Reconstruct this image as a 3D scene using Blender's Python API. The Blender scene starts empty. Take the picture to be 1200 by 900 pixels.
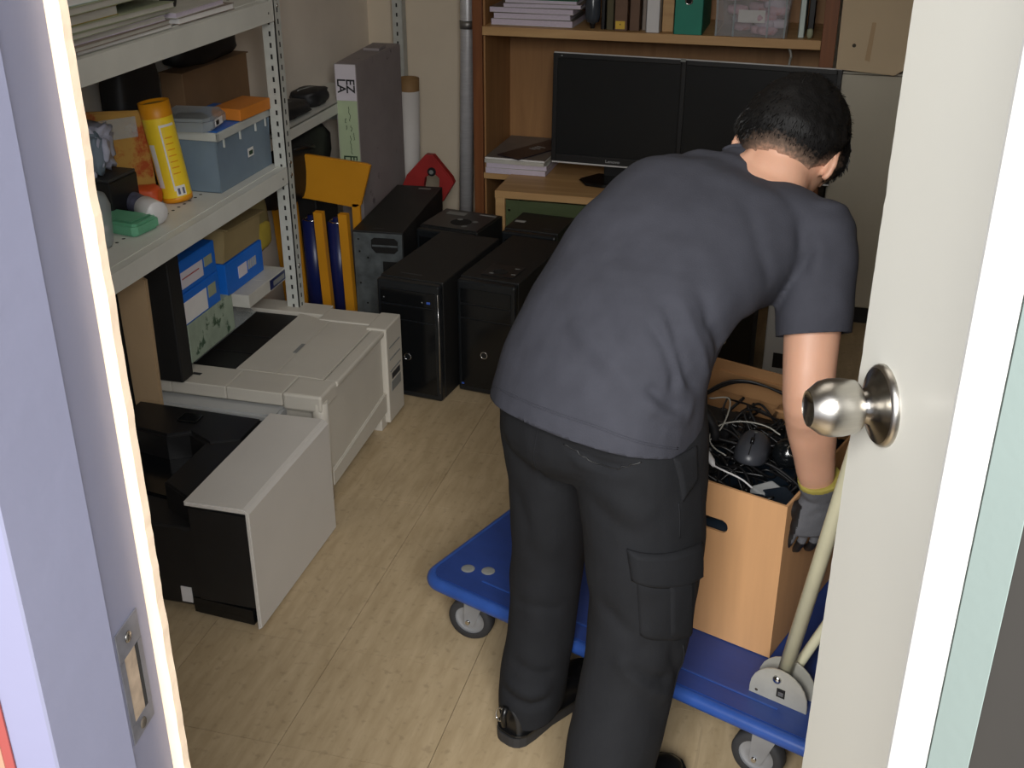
import bpy, bmesh, math, random
from mathutils import Vector, Matrix, noise
from mathutils.bvhtree import BVHTree
random.seed(7)
scene = bpy.context.scene
COL = scene.collection

# ------------------------------------------------------------------ camera
cam_d = bpy.data.cameras.new('camera'); cam = bpy.data.objects.new('camera', cam_d)
COL.objects.link(cam); scene.camera = cam
cam_d.sensor_width = 36; cam_d.lens = 36 * 1356.2 / 1200; cam_d.clip_start = 0.02
cam.location = (0, 0, 1.6)
cam.rotation_euler = (math.radians(90 - 26.02), 0, math.radians(14.86))

# ------------------------------------------------------------------ light
world = bpy.data.worlds.new('World'); scene.world = world; world.use_nodes = True
bg = world.node_tree.nodes['Background']
bg.inputs[0].default_value = (0.80, 0.86, 1.0, 1); bg.inputs[1].default_value = 0.75

def area_light(name, loc, rot, sx, sy, power, color):
    l = bpy.data.lights.new(name, 'AREA'); l.shape = 'RECTANGLE'; l.size = sx; l.size_y = sy
    l.energy = power; l.color = color
    o = bpy.data.objects.new(name, l); COL.objects.link(o); o.location = loc; o.rotation_euler = rot
    return o
# daylight of the corridor window behind the photographer
area_light('corridor_window_light', (0.2, -1.7, 2.6), (math.radians(66), 0, math.radians(4)), 2.6, 1.5, 270, (1.0, 0.985, 0.955))
# fluorescent lamp on the room ceiling
area_light('room_ceiling_light', (-0.55, 1.9, 2.52), (0, 0, 0), 0.9, 1.1, 3.5, (1.0, 0.93, 0.84))
scene.view_settings.view_transform = 'Standard'; scene.view_settings.look = 'None'
scene.view_settings.exposure = 0.34; scene.view_settings.gamma = 1.0
scene.view_settings.use_curve_mapping = False

# ------------------------------------------------------------------ helpers
def lin(c):
    return tuple((x / 12.92 if x <= 0.04045 else ((x + 0.055) / 1.055) ** 2.4) for x in c)
def rgb(r, g, b):
    return lin((r / 255, g / 255, b / 255)) + (1,)

def material(name, col, rough=0.55, metal=0.0, var=0.06, scale=18.0, bump=0.0, bscale=120.0, alpha=1.0,
             spec=0.5, stretch=(1, 1, 1), wear=None, wear_scale=9.0, wear_at=0.66, coat=0.0, sub=0.0):
    m = bpy.data.materials.new(name); m.use_nodes = True
    nt = m.node_tree; N = nt.nodes; L = nt.links
    b = N['Principled BSDF']
    b.inputs['Roughness'].default_value = rough; b.inputs['Metallic'].default_value = metal
    b.inputs['Specular IOR Level'].default_value = spec
    if coat: b.inputs['Coat Weight'].default_value = coat
    if sub:
        b.inputs['Subsurface Weight'].default_value = sub; b.inputs['Subsurface Radius'].default_value = (0.02, 0.008, 0.004)
    tc = N.new('ShaderNodeTexCoord'); mp = N.new('ShaderNodeMapping'); mp.inputs['Scale'].default_value = stretch
    L.new(tc.outputs['Object'], mp.inputs[0])
    nz = N.new('ShaderNodeTexNoise'); nz.inputs['Scale'].default_value = scale; nz.inputs['Detail'].default_value = 5
    L.new(mp.outputs[0], nz.inputs['Vector'])
    mr = N.new('ShaderNodeMapRange'); mr.inputs[1].default_value = 0.3; mr.inputs[2].default_value = 0.7
    mr.inputs[3].default_value = 1 - var; mr.inputs[4].default_value = 1 + var
    L.new(nz.outputs[0], mr.inputs[0])
    mx = N.new('ShaderNodeMix'); mx.data_type = 'RGBA'; mx.blend_type = 'MULTIPLY'; mx.inputs[0].default_value = 1
    mx.inputs[6].default_value = col; L.new(mr.outputs[0], mx.inputs[7])
    out = mx.outputs[2]
    if wear:
        n2 = N.new('ShaderNodeTexNoise'); n2.inputs['Scale'].default_value = wear_scale; n2.inputs['Detail'].default_value = 9
        n2.inputs['Roughness'].default_value = 0.65
        L.new(mp.outputs[0], n2.inputs['Vector'])
        r2 = N.new('ShaderNodeMapRange'); r2.inputs[1].default_value = wear_at; r2.inputs[2].default_value = wear_at + 0.06
        L.new(n2.outputs[0], r2.inputs[0])
        m2 = N.new('ShaderNodeMix'); m2.data_type = 'RGBA'; L.new(r2.outputs[0], m2.inputs[0])
        L.new(out, m2.inputs[6]); m2.inputs[7].default_value = wear; out = m2.outputs[2]
    L.new(out, b.inputs['Base Color'])
    if bump:
        n3 = N.new('ShaderNodeTexNoise'); n3.inputs['Scale'].default_value = bscale; n3.inputs['Detail'].default_value = 4
        L.new(mp.outputs[0], n3.inputs['Vector'])
        bp = N.new('ShaderNodeBump'); bp.inputs['Strength'].default_value = bump; bp.inputs['Distance'].default_value = 0.002
        L.new(n3.outputs[0], bp.inputs['Height']); L.new(bp.outputs[0], b.inputs['Normal'])
    if alpha < 1:
        b.inputs['Alpha'].default_value = alpha
    return m

def wood(name, c1, c2, axis='x', scale=3.0, rough=0.5):
    m = material(name, c1, rough=rough, var=0.05)
    nt = m.node_tree; N = nt.nodes; L = nt.links; b = N['Principled BSDF']
    tc = N.new('ShaderNodeTexCoord'); mp = N.new('ShaderNodeMapping')
    mp.inputs['Scale'].default_value = {'x': (0.6, 9, 9), 'y': (9, 0.6, 9), 'z': (9, 9, 0.6)}[axis]
    L.new(tc.outputs['Object'], mp.inputs[0])
    nz = N.new('ShaderNodeTexNoise'); nz.inputs['Scale'].default_value = scale; nz.inputs['Detail'].default_value = 8
    nz.inputs['Distortion'].default_value = 0.6
    L.new(mp.outputs[0], nz.inputs['Vector'])
    cr = N.new('ShaderNodeValToRGB'); cr.color_ramp.elements[0].position = 0.35; cr.color_ramp.elements[1].position = 0.66
    cr.color_ramp.elements[0].color = c2; cr.color_ramp.elements[1].color = c1
    L.new(nz.outputs[0], cr.inputs[0]); L.new(cr.outputs[0], b.inputs['Base Color'])
    return m

M = {}
M['paint_cream'] = material('cream wall paint', rgb(222, 208, 186), 0.8, var=0.05, scale=3, bump=0.15, bscale=60)
M['paint_left'] = material('greyish wall paint', rgb(232, 222, 208), 0.8, var=0.07, scale=3, bump=0.15, bscale=60)
M['ceiling'] = material('ceiling paint', rgb(225, 222, 214), 0.9)
M['jamb'] = material('lavender grey jamb paint', rgb(108, 109, 127), 0.5, var=0.03, scale=6, bump=0.2, bscale=40, wear=rgb(134, 134, 152), wear_scale=14, wear_at=0.72)
M['jamb_light'] = material('pale lavender wall paint', rgb(112, 112, 134), 0.5, var=0.03, scale=5, bump=0.15, bscale=50)
M['bare_edge'] = material('bare cream edge', rgb(222, 200, 174), 0.6, var=0.04, scale=20, bump=0.3, bscale=80)
M['white_edge'] = material('white gloss edge', rgb(252, 252, 246), 0.5, var=0.01)
M['bluegrey'] = material('blue grey frame paint', rgb(116, 128, 124), 0.5, var=0.04, scale=4, bump=0.1)
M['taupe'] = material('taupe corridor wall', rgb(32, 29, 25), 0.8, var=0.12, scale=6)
M['red_paper'] = material('red printed sheet', rgb(128, 58, 54), 0.6, var=0.05)
M['peach'] = material('peach printed sheet', rgb(150, 112, 92), 0.6, var=0.05)
M['door'] = material('off white door paint', rgb(232, 231, 222), 0.38, var=0.015, scale=3, bump=0.12, bscale=25)
M['chip'] = material('dark chipped edge', rgb(70, 62, 52), 0.8)
M['steel'] = material('brushed stainless steel', rgb(190, 186, 178), 0.28, metal=1.0, var=0.05, scale=40, bump=0.1, bscale=200, stretch=(1, 1, 14))
M['steel_dark'] = material('polished dark steel', rgb(150, 146, 140), 0.22, metal=1.0, var=0.04)
M['zinc'] = material('worn zinc plate', rgb(150, 148, 144), 0.45, metal=0.8, var=0.12, scale=60)
M['painted_plate'] = material('scuffed painted metal plate', rgb(92, 92, 98), 0.5, metal=0.2, var=0.2, scale=90)
M['dark_hole'] = material('dark recess', rgb(18, 17, 16), 0.9)
M['bare_wood'] = material('bare wood core', rgb(150, 132, 112), 0.8, var=0.25, scale=80)
M['rack_paint'] = material('pale grey rack enamel', rgb(212, 213, 206), 0.42, var=0.05, scale=10, wear=rgb(120, 110, 96), wear_scale=22, wear_at=0.74)
M['rack_post'] = material('grey rack upright enamel', rgb(186, 188, 182), 0.42, var=0.08, scale=40, wear=rgb(110, 104, 96), wear_scale=60, wear_at=0.68)
M['printer'] = material('aged beige printer plastic', rgb(196, 191, 180), 0.5, var=0.04, scale=9, bump=0.12, bscale=300, wear=rgb(120, 112, 100), wear_scale=16, wear_at=0.74)
M['printer_cool'] = material('cool grey printer plastic', rgb(182, 184, 184), 0.45, var=0.04, scale=8, bump=0.1, bscale=300)
M['printer_white'] = material('warm white printer plastic', rgb(206, 202, 196), 0.45, var=0.03, scale=6, bump=0.1, bscale=260, wear=rgb(150, 144, 136), wear_scale=20, wear_at=0.76)
M['black_plastic'] = material('black plastic', rgb(26, 26, 27), 0.42, var=0.12, scale=20, bump=0.1, bscale=300)
M['black_matte'] = material('matte black steel', rgb(24, 24, 24), 0.55, var=0.15, scale=14, bump=0.1, bscale=220)
M['black_gloss'] = material('gloss black plastic', rgb(16, 18, 20), 0.16, var=0.1, scale=8)
M['bezel'] = material('dark tower bezel plastic', rgb(24, 27, 30), 0.36, var=0.15, scale=10)
M['screen'] = material('dark screen glass', rgb(26, 27, 28), 0.3, var=0.04)
M['charcoal_plastic'] = material('charcoal plastic', rgb(52, 53, 55), 0.5, var=0.08)
M['chrome'] = material('chrome trim', rgb(214, 214, 214), 0.18, metal=1.0, var=0.02)
M['silver_trim'] = material('pale silver plastic trim', rgb(206, 206, 206), 0.35, var=0.03)
M['galv'] = material('galvanised sheet', rgb(96, 102, 104), 0.5, metal=0.35, var=0.3, scale=30)
M['silver_pipe'] = material('galvanised pipe', rgb(206, 206, 208), 0.42, metal=0.3, var=0.08, scale=20, stretch=(1, 1, 8))
M['badge'] = material('blue badge', rgb(60, 96, 190), 0.3)
M['sticker_grey'] = material('grey sticker', rgb(128, 130, 128), 0.5)
M['white_paper'] = material('white paper', rgb(226, 224, 222), 0.7, var=0.03)
M['lilac_paper'] = material('lilac white paper edge', rgb(206, 196, 212), 0.7, var=0.08, scale=90, stretch=(1, 1, 6))
M['grey_cover'] = material('grey printed cover', rgb(112, 106, 102), 0.45, var=0.15, scale=12)
M['sage'] = material('sage green folder', rgb(154, 160, 134), 0.65, var=0.1, scale=12)
M['olive'] = material('olive yellow folder', rgb(150, 134, 66), 0.65, var=0.18, scale=12)
M['pale_aqua'] = material('pale aqua folder', rgb(196, 210, 206), 0.6, var=0.05)
M['pale_grey'] = material('pale grey folder', rgb(190, 188, 180), 0.6, var=0.07)
M['taupe_cover'] = material('taupe book cover', rgb(140, 128, 118), 0.6, var=0.08)
M['purple_cover'] = material('dark purple brochure', rgb(40, 32, 40), 0.4, var=0.2, scale=14)
M['yellow_can'] = material('yellow canister print', rgb(246, 212, 48), 0.42, var=0.05, scale=14)
M['orange_ring'] = material('orange rim', rgb(226, 150, 20), 0.45, var=0.05)
M['tin'] = material('tin lid', rgb(150, 126, 60), 0.5, var=0.15)
M['clear'] = material('translucent plastic', rgb(190, 200, 204), 0.3, var=0.05, alpha=0.42)
M['clear_rim'] = material('cloudy plastic rim', rgb(206, 210, 206), 0.35, var=0.05, alpha=0.85)
M['clear_thin'] = material('clear plastic film', rgb(205, 212, 212), 0.2, var=0.1, scale=30, alpha=0.34, bump=0.3, bscale=40)
M['blue_tint'] = material('translucent blue tinted plastic', rgb(140, 160, 176), 0.35, var=0.08, scale=10, alpha=0.6)
M['blue_plastic'] = material('blue sheet plastic', rgb(38, 104, 190), 0.4, var=0.08)
M['blue_box'] = material('blue printed carton', rgb(18, 104, 204), 0.5, var=0.08, scale=10)
M['blue_dark'] = material('navy blue plastic', rgb(22, 32, 84), 0.35, var=0.15)
M['orange_box'] = material('orange carton', rgb(204, 124, 42), 0.55, var=0.08)
M['kraft'] = material('brown corrugated cardboard', rgb(200, 152, 106), 0.75, var=0.05, scale=8, stretch=(5, 5, 0.5), bump=0.08, bscale=60)
M['kraft_dark'] = material('dull brown cardboard', rgb(122, 94, 66), 0.8, var=0.08, scale=10)
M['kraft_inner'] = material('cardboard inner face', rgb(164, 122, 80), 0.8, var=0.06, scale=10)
M['kraft_pale'] = material('pale kraft board', rgb(178, 152, 118), 0.75, var=0.06, scale=8)
M['tan_box'] = material('faded tan cardboard', rgb(196, 176, 146), 0.8, var=0.05, scale=4, wear=rgb(150, 128, 96), wear_scale=5, wear_at=0.7)
M['envelope'] = material('amber printed envelope', rgb(184, 142, 66), 0.45, var=0.15, scale=8, wear=rgb(168, 74, 26), wear_scale=7, wear_at=0.5)
M['red_orange'] = material('red orange packet', rgb(206, 82, 34), 0.5, var=0.12)
M['white_plastic'] = material('white plastic', rgb(214, 212, 212), 0.35, var=0.03)
M['label_grey'] = material('bottle label', rgb(96, 98, 120), 0.5, var=0.3, scale=60)
M['green_plastic'] = material('green translucent plastic', rgb(112, 184, 146), 0.35, var=0.08, alpha=0.85)
M['pale_bag'] = material('pale lavender plastic bag', rgb(176, 178, 196), 0.4, var=0.25, scale=14, bump=0.5, bscale=30)
M['black_bag'] = material('black nylon bag', rgb(18, 19, 22), 0.55, var=0.25, scale=12, bump=0.5, bscale=25)
M['green_print'] = material('green and white printed carton', rgb(150, 164, 146), 0.6, var=0.15, scale=22, wear=rgb(58, 84, 62), wear_scale=24, wear_at=0.56)
M['beige_bag'] = material('khaki paper bag', rgb(136, 124, 82), 0.7, var=0.15, scale=14, bump=0.5, bscale=24)
M['kraft_olive'] = material('khaki cardboard', rgb(146, 128, 88), 0.75, var=0.1, scale=10)
M['yellow_dull'] = material('dull yellow plastic', rgb(176, 156, 62), 0.5, var=0.1)
M['yellow_panel'] = material('yellow orange enamel', rgb(206, 142, 30), 0.45, var=0.06, scale=6)
M['lilac_grey'] = material('grey lilac carton board', rgb(150, 142, 142), 0.75, var=0.08, scale=8, wear=rgb(104, 94, 98), wear_scale=9, wear_at=0.62)
M['label_white'] = material('white label', rgb(214, 208, 216), 0.6, var=0.02)
M['label_green'] = material('pale green label', rgb(178, 194, 158), 0.6, var=0.04)
M['ink'] = material('black ink', rgb(24, 26, 28), 0.6)
M['ink_green'] = material('dark green ink', rgb(32, 62, 40), 0.6)
M['ink_white'] = material('pale print', rgb(170, 172, 172), 0.5)
M['roll_white'] = material('white wrapped roll', rgb(212, 208, 204), 0.6, var=0.04, scale=9)
M['roll_core'] = material('cardboard tube', rgb(140, 108, 68), 0.7)
M['red_paint'] = material('dull red enamel', rgb(160, 42, 40), 0.5, var=0.15, scale=14)
M['wood_light'] = wood('honey maple laminate', rgb(200, 162, 112), rgb(182, 142, 94), 'x')
M['wood_back'] = wood('maple back board', rgb(172, 128, 82), rgb(154, 112, 70), 'z')
M['wood_brown'] = wood('reddish brown side panel', rgb(138, 84, 44), rgb(112, 64, 32), 'z')
M['green_glass'] = material('greenish tinted glass', rgb(92, 104, 74), 0.15, var=0.05, alpha=0.72)
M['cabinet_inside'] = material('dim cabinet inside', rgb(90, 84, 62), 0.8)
M['teal_binder'] = material('teal green binder board', rgb(14, 128, 106), 0.5, var=0.05)
M['brown_binder'] = material('brown binder board', rgb(104, 76, 56), 0.5, var=0.1)
M['pink_contents'] = material('pink and grey packets', rgb(206, 168, 182), 0.6, var=0.2, scale=30, wear=rgb(196, 120, 124), wear_scale=14, wear_at=0.55)
M['box_film'] = material('clear box wall', rgb(205, 205, 208), 0.25, alpha=0.2)
M['dark_bottle'] = material('dark grey bottle', rgb(62, 68, 76), 0.25, var=0.1)
M['yellow_label'] = material('yellow label', rgb(216, 178, 60), 0.5)
M['cabinet_grey'] = material('grey steel cabinet', rgb(178, 172, 156), 0.4, metal=0.0, var=0.05, scale=4)
M['blue_deck'] = material('scratched blue deck plastic', rgb(36, 60, 122), 0.38, var=0.12, scale=6, bump=0.2, bscale=60, wear=rgb(120, 140, 184), wear_scale=11, wear_at=0.69, stretch=(1.0, 3.0, 1))
M['blue_bumper'] = material('blue rubber bumper', rgb(44, 78, 150), 0.35, var=0.12, scale=20, wear=rgb(170, 180, 200), wear_scale=20, wear_at=0.7)
M['rubber'] = material('grey black rubber tyre', rgb(46, 46, 48), 0.7, var=0.15)
M['hub'] = material('grey wheel hub', rgb(150, 152, 156), 0.4, metal=0.4, var=0.1)
M['tube_cream'] = material('cream enamelled tube', rgb(212, 208, 178), 0.35, var=0.06, scale=16, wear=rgb(230, 230, 214), wear_scale=30, wear_at=0.66)
M['bracket'] = material('cast grey bracket', rgb(182, 180, 170), 0.42, metal=0.3, var=0.08, scale=30)
M['cable_black'] = material('black cable', rgb(20, 20, 22), 0.4, var=0.1)
M['cable_grey'] = material('pale grey cable', rgb(160, 158, 150), 0.5)
M['mouse'] = material('dark grey mouse shell', rgb(58, 60, 66), 0.38, var=0.05)
M['navy_dark'] = material('dark blue black plastic', rgb(22, 34, 46), 0.35, var=0.2)
M['skin'] = material('skin', rgb(206, 158, 132), 0.5, var=0.05, scale=14, bump=0.1, bscale=200, sub=0.12)
M['hair'] = material('black hair', rgb(14, 13, 13), 0.5, var=0.3, scale=120, spec=0.3, bump=0.5, bscale=260, stretch=(1, 1, 0.25))
M['hair_cap'] = material('black hair fading to clipped nape', rgb(14, 13, 13), 0.6, spec=0.25, bump=0.5, bscale=300, stretch=(1, 1, 0.4))
def _fade(m):
    nt = m.node_tree; N = nt.nodes; L = nt.links; b = N['Principled BSDF']
    at = N.new('ShaderNodeAttribute'); at.attribute_name = 'fade'
    nz = N.new('ShaderNodeTexNoise'); nz.inputs['Scale'].default_value = 160; nz.inputs['Detail'].default_value = 3
    tc = N.new('ShaderNodeTexCoord'); L.new(tc.outputs['Object'], nz.inputs['Vector'])
    ad = N.new('ShaderNodeMath'); ad.operation = 'ADD'; sb = N.new('ShaderNodeMath'); sb.operation = 'SUBTRACT'; sb.inputs[1].default_value = 0.5
    mu = N.new('ShaderNodeMath'); mu.operation = 'MULTIPLY'; mu.inputs[1].default_value = 0.7
    L.new(nz.outputs[0], sb.inputs[0]); L.new(sb.outputs[0], mu.inputs[0]); L.new(mu.outputs[0], ad.inputs[0]); L.new(at.outputs['Fac'], ad.inputs[1])
    cr = N.new('ShaderNodeValToRGB'); cr.color_ramp.elements[0].position = 0.0; cr.color_ramp.elements[0].color = rgb(168, 130, 108)
    cr.color_ramp.elements[1].position = 0.75; cr.color_ramp.elements[1].color = rgb(15, 14, 14)
    e2 = cr.color_ramp.elements.new(0.3); e2.color = rgb(104, 86, 74)
    L.new(ad.outputs[0], cr.inputs[0]); L.new(cr.outputs[0], b.inputs['Base Color'])
_fade(M['hair_cap'])
M['hair_short'] = material('clipped hair over skin', rgb(92, 76, 64), 0.7, var=0.35, scale=90)
M['shirt'] = material('washed charcoal cotton', rgb(62, 63, 71), 0.85, var=0.07, scale=26, spec=0.2, bump=0.25, bscale=420)
M['trousers'] = material('black cotton trousers', rgb(30, 31, 34), 0.85, var=0.08, scale=20, spec=0.2, bump=0.2, bscale=420)
M['shoe'] = material('black leather', rgb(18, 18, 19), 0.32, var=0.15)
M['sole'] = material('dark rubber sole', rgb(40, 40, 42), 0.6, var=0.1)
M['glove_grey'] = material('grey knit glove', rgb(92, 93, 98), 0.85, var=0.08, scale=60, bump=0.4, bscale=500)
M['glove_tip'] = material('black rubber coating', rgb(24, 24, 26), 0.5, var=0.1)
M['cuff_yellow'] = material('yellow cuff band', rgb(150, 138, 62), 0.8)

def floor_material():
    m = bpy.data.materials.new('worn vinyl tile'); m.use_nodes = True
    nt = m.node_tree; N = nt.nodes; L = nt.links; b = N['Principled BSDF']
    b.inputs['Roughness'].default_value = 0.42
    g = N.new('ShaderNodeNewGeometry')
    mp = N.new('ShaderNodeMapping'); mp.inputs['Scale'].default_value = (6, 1.1, 1); L.new(g.outputs['Position'], mp.inputs[0])
    n1 = N.new('ShaderNodeTexNoise'); n1.inputs['Scale'].default_value = 7; n1.inputs['Detail'].default_value = 8; n1.inputs['Roughness'].default_value = 0.6
    L.new(mp.outputs[0], n1.inputs['Vector'])
    cr = N.new('ShaderNodeValToRGB')
    cr.color_ramp.elements[0].position = 0.3; cr.color_ramp.elements[0].color = rgb(166, 146, 114)
    cr.color_ramp.elements[1].position = 0.7; cr.color_ramp.elements[1].color = rgb(188, 168, 136)
    L.new(n1.outputs[0], cr.inputs[0])
    n2 = N.new('ShaderNodeTexNoise'); n2.inputs['Scale'].default_value = 52; n2.inputs['Detail'].default_value = 6
    L.new(g.outputs['Position'], n2.inputs['Vector'])
    r2 = N.new('ShaderNodeMapRange'); r2.inputs[1].default_value = 0.58; r2.inputs[2].default_value = 0.70; r2.inputs[4].default_value = 0.27
    L.new(n2.outputs[0], r2.inputs[0])
    mx = N.new('ShaderNodeMix'); mx.data_type = 'RGBA'; L.new(r2.outputs[0], mx.inputs[0]); L.new(cr.outputs[0], mx.inputs[6]); mx.inputs[7].default_value = rgb(104, 88, 66)
    mp3 = N.new('ShaderNodeMapping'); mp3.inputs['Scale'].default_value = (48, 1.3, 1); L.new(g.outputs['Position'], mp3.inputs[0])
    n3 = N.new('ShaderNodeTexNoise'); n3.inputs['Scale'].default_value = 2.0; n3.inputs['Detail'].default_value = 3; L.new(mp3.outputs[0], n3.inputs['Vector'])
    r3 = N.new('ShaderNodeMapRange'); r3.inputs[1].default_value = 0.66; r3.inputs[2].default_value = 0.70; r3.inputs[4].default_value = 0.22
    L.new(n3.outputs[0], r3.inputs[0])
    m3 = N.new('ShaderNodeMix'); m3.data_type = 'RGBA'; L.new(r3.outputs[0], m3.inputs[0]); L.new(mx.outputs[2], m3.inputs[6]); m3.inputs[7].default_value = rgb(112, 94, 70)
    L.new(m3.outputs[2], b.inputs['Base Color'])
    bp = N.new('ShaderNodeBump'); bp.inputs['Strength'].default_value = 0.15; bp.inputs['Distance'].default_value = 0.002
    L.new(n1.outputs[0], bp.inputs['Height']); L.new(bp.outputs[0], b.inputs['Normal'])
    return m
M['floor'] = floor_material()
M['floor_seam'] = material('dark seam', rgb(84, 70, 52), 0.9)

class MB:
    def __init__(s): s.bm = bmesh.new(); s.mi = 0; s.mats = []
    def mat(s, m):
        m = M[m] if isinstance(m, str) else m
        if m not in s.mats: s.mats.append(m)
        s.mi = s.mats.index(m); return s
    def _add(s, vs, fs, smooth=False):
        bv = [s.bm.verts.new(v) for v in vs]
        out = []
        for f in fs:
            try:
                fc = s.bm.faces.new([bv[i] for i in f]); fc.material_index = s.mi; fc.smooth = smooth; out.append(fc)
            except ValueError: pass
        return bv, out
    def box(s, x0, x1, y0, y1, z0, z1, bev=0.0, xf=None, seg=2):
        t = bmesh.new()
        bmesh.ops.create_cube(t, size=1)
        for v in t.verts:
            v.co = Vector(((x0 + x1) / 2 + v.co.x * (x1 - x0), (y0 + y1) / 2 + v.co.y * (y1 - y0), (z0 + z1) / 2 + v.co.z * (z1 - z0)))
        if bev: bmesh.ops.bevel(t, geom=list(t.edges), offset=bev, segments=seg, affect='EDGES', profile=0.5)
        s._merge(t, xf, smooth=False); return s
    def _merge(s, t, xf=None, smooth=False):
        mp = {}
        for v in t.verts: mp[v.index if v.index >= 0 else id(v)] = None
        t.verts.index_update()
        vs = [(xf @ v.co if xf else v.co.copy()) for v in t.verts]
        fs = [[v.index for v in f.verts] for f in t.faces]
        s._add(vs, fs, smooth); t.free()
    def prism(s, poly, h0, h1, axis='z', bev=0.0, xf=None, smooth=False):
        def mk(p, h):
            a, b = p
            return {'z': (a, b, h), 'y': (a, h, b), 'x': (h, a, b)}[axis]
        t = bmesh.new(); n = len(poly)
        lo = [t.verts.new(mk(p, h0)) for p in poly]; hi = [t.verts.new(mk(p, h1)) for p in poly]
        t.faces.new(lo); t.faces.new(hi)
        for i in range(n): t.faces.new((lo[i], lo[(i + 1) % n], hi[(i + 1) % n], hi[i]))
        bmesh.ops.recalc_face_normals(t, faces=t.faces)
        if bev:
            es = [e for e in t.edges if (e.verts[0] in lo) == (e.verts[1] in lo)]
            bmesh.ops.bevel(t, geom=es, offset=bev, segments=2, affect='EDGES')
        s._merge(t, xf, smooth); return s
    def cyl(s, p0, p1, r0, r1=None, n=20, caps=True, smooth=True):
        r1 = r0 if r1 is None else r1
        return s.tube([p0, p1], [r0, r1], n, caps, smooth)
    def tube(s, pts, rs, n=10, caps=True, smooth=True):
        pts = [Vector(p) for p in pts]
        if not isinstance(rs, (list, tuple)): rs = [rs] * len(pts)
        t0 = (pts[1] - pts[0]).normalized()
        up = Vector((0, 0, 1)) if abs(t0.z) < 0.9 else Vector((1, 0, 0))
        u = t0.cross(up).normalized(); rings = []
        for i, p in enumerate(pts):
            t = (pts[min(i + 1, len(pts) - 1)] - pts[max(i - 1, 0)])
            if t.length > 1e-9:
                t.normalize(); u = (u - t * u.dot(t)); u.normalize(); w = t.cross(u)
            rings.append([s.bm.verts.new(p + (u * math.cos(2 * math.pi * k / n) + w * math.sin(2 * math.pi * k / n)) * rs[i]) for k in range(n)])
        for a, b in zip(rings, rings[1:]):
            for k in range(n):
                f = s.bm.faces.new((a[k], a[(k + 1) % n], b[(k + 1) % n], b[k])); f.smooth = smooth; f.material_index = s.mi
        if caps:
            for r in (list(reversed(rings[0])), rings[-1]):
                f = s.bm.faces.new(r); f.material_index = s.mi
        return s
    def lathe(s, prof, origin, axis, n=32, smooth=True, ang=(0, 2 * math.pi)):
        o = Vector(origin); a = Vector(axis).normalized()
        u = a.orthogonal().normalized(); w = a.cross(u); rings = []
        for h, r in prof:
            rings.append([s.bm.verts.new(o + a * h + (u * math.cos(2 * math.pi * k / n) + w * math.sin(2 * math.pi * k / n)) * max(r, 1e-5)) for k in range(n)])
        for p, q in zip(rings, rings[1:]):
            for k in range(n):
                f = s.bm.faces.new((p[k], p[(k + 1) % n], q[(k + 1) % n], q[k])); f.smooth = smooth; f.material_index = s.mi
        return s
    def ring(s, c, axis, R, r, n=24, m=8):
        a = Vector(axis).normalized(); u = a.orthogonal().normalized(); w = a.cross(u)
        return s.tube([Vector(c) + (u * math.cos(2 * math.pi * k / n) + w * math.sin(2 * math.pi * k / n)) * R for k in range(n + 1)], r, m, caps=False)
    def build(s, name, mat=None, parent=None, loc=None, rz=None, clean=True):
        if mat is not None and not s.mats: s.mats = [M[mat] if isinstance(mat, str) else mat]
        if clean: bmesh.ops.recalc_face_normals(s.bm, faces=s.bm.faces)
        me = bpy.data.meshes.new(name); s.bm.to_mesh(me); s.bm.free()
        for m in s.mats: me.materials.append(m)
        o = bpy.data.objects.new(name, me); COL.objects.link(o)
        if parent: o.parent = parent
        if loc is not None: o.location = loc
        if rz is not None: o.rotation_euler = (0, 0, rz)
        return o

def B(name, mat, parent, x0, x1, y0, y1, z0, z1, bev=0.0, **k):
    return MB().box(x0, x1, y0, y1, z0, z1, bev).build(name, mat, parent, **k)
def tag(o, label, cat, group=None, kind=None):
    if label: o['label'] = label
    if cat: o['category'] = cat
    if group: o['group'] = group
    if kind: o['kind'] = kind
    return o
def thing(name, label, cat, loc=(0, 0, 0), rz=0.0, group=None):
    o = bpy.data.objects.new(name, None); COL.objects.link(o); o.empty_display_size = 0.05
    o.location = loc; o.rotation_euler = (0, 0, rz); return tag(o, label, cat, group)
def copy_tree(o, parent=None):
    c = o.copy(); COL.objects.link(c)
    if parent: c.parent = parent
    for ch in list(o.children): copy_tree(ch, c)
    return c
def struct(o):
    o['kind'] = 'structure'; return o
def spline(pts, n=8):
    P = [Vector(p) for p in pts]; P = [P[0] * 2 - P[1]] + P + [P[-1] * 2 - P[-2]]; out = []
    for i in range(1, len(P) - 2):
        for k in range(n):
            t = k / n; a, b, c, d = P[i - 1], P[i], P[i + 1], P[i + 2]
            out.append(0.5 * ((2 * b) + (c - a) * t + (2 * a - 5 * b + 4 * c - d) * t * t + (3 * b - a - 3 * c + d) * t ** 3))
    out.append(P[-2]); return out
def text_part(name, txt, mat, parent, loc, rot, size, depth=0.0006, sx=1.0):
    cu = bpy.data.curves.new(name, 'FONT'); cu.body = txt; cu.size = size; cu.extrude = depth; cu.align_x = 'CENTER'; cu.align_y = 'CENTER'; cu.offset = size * 0.014
    tmp = bpy.data.objects.new(name, cu); COL.objects.link(tmp)
    dg = bpy.context.evaluated_depsgraph_get(); me = bpy.data.meshes.new_from_object(tmp.evaluated_get(dg))
    bpy.data.objects.remove(tmp); bpy.data.curves.remove(cu)
    me.materials.clear(); me.materials.append(M[mat]); me.name = name
    o = bpy.data.objects.new(name, me); COL.objects.link(o); o.parent = parent; o.location = loc; o.rotation_euler = rot; o.scale = (sx, 1, 1)
    return o

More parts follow.
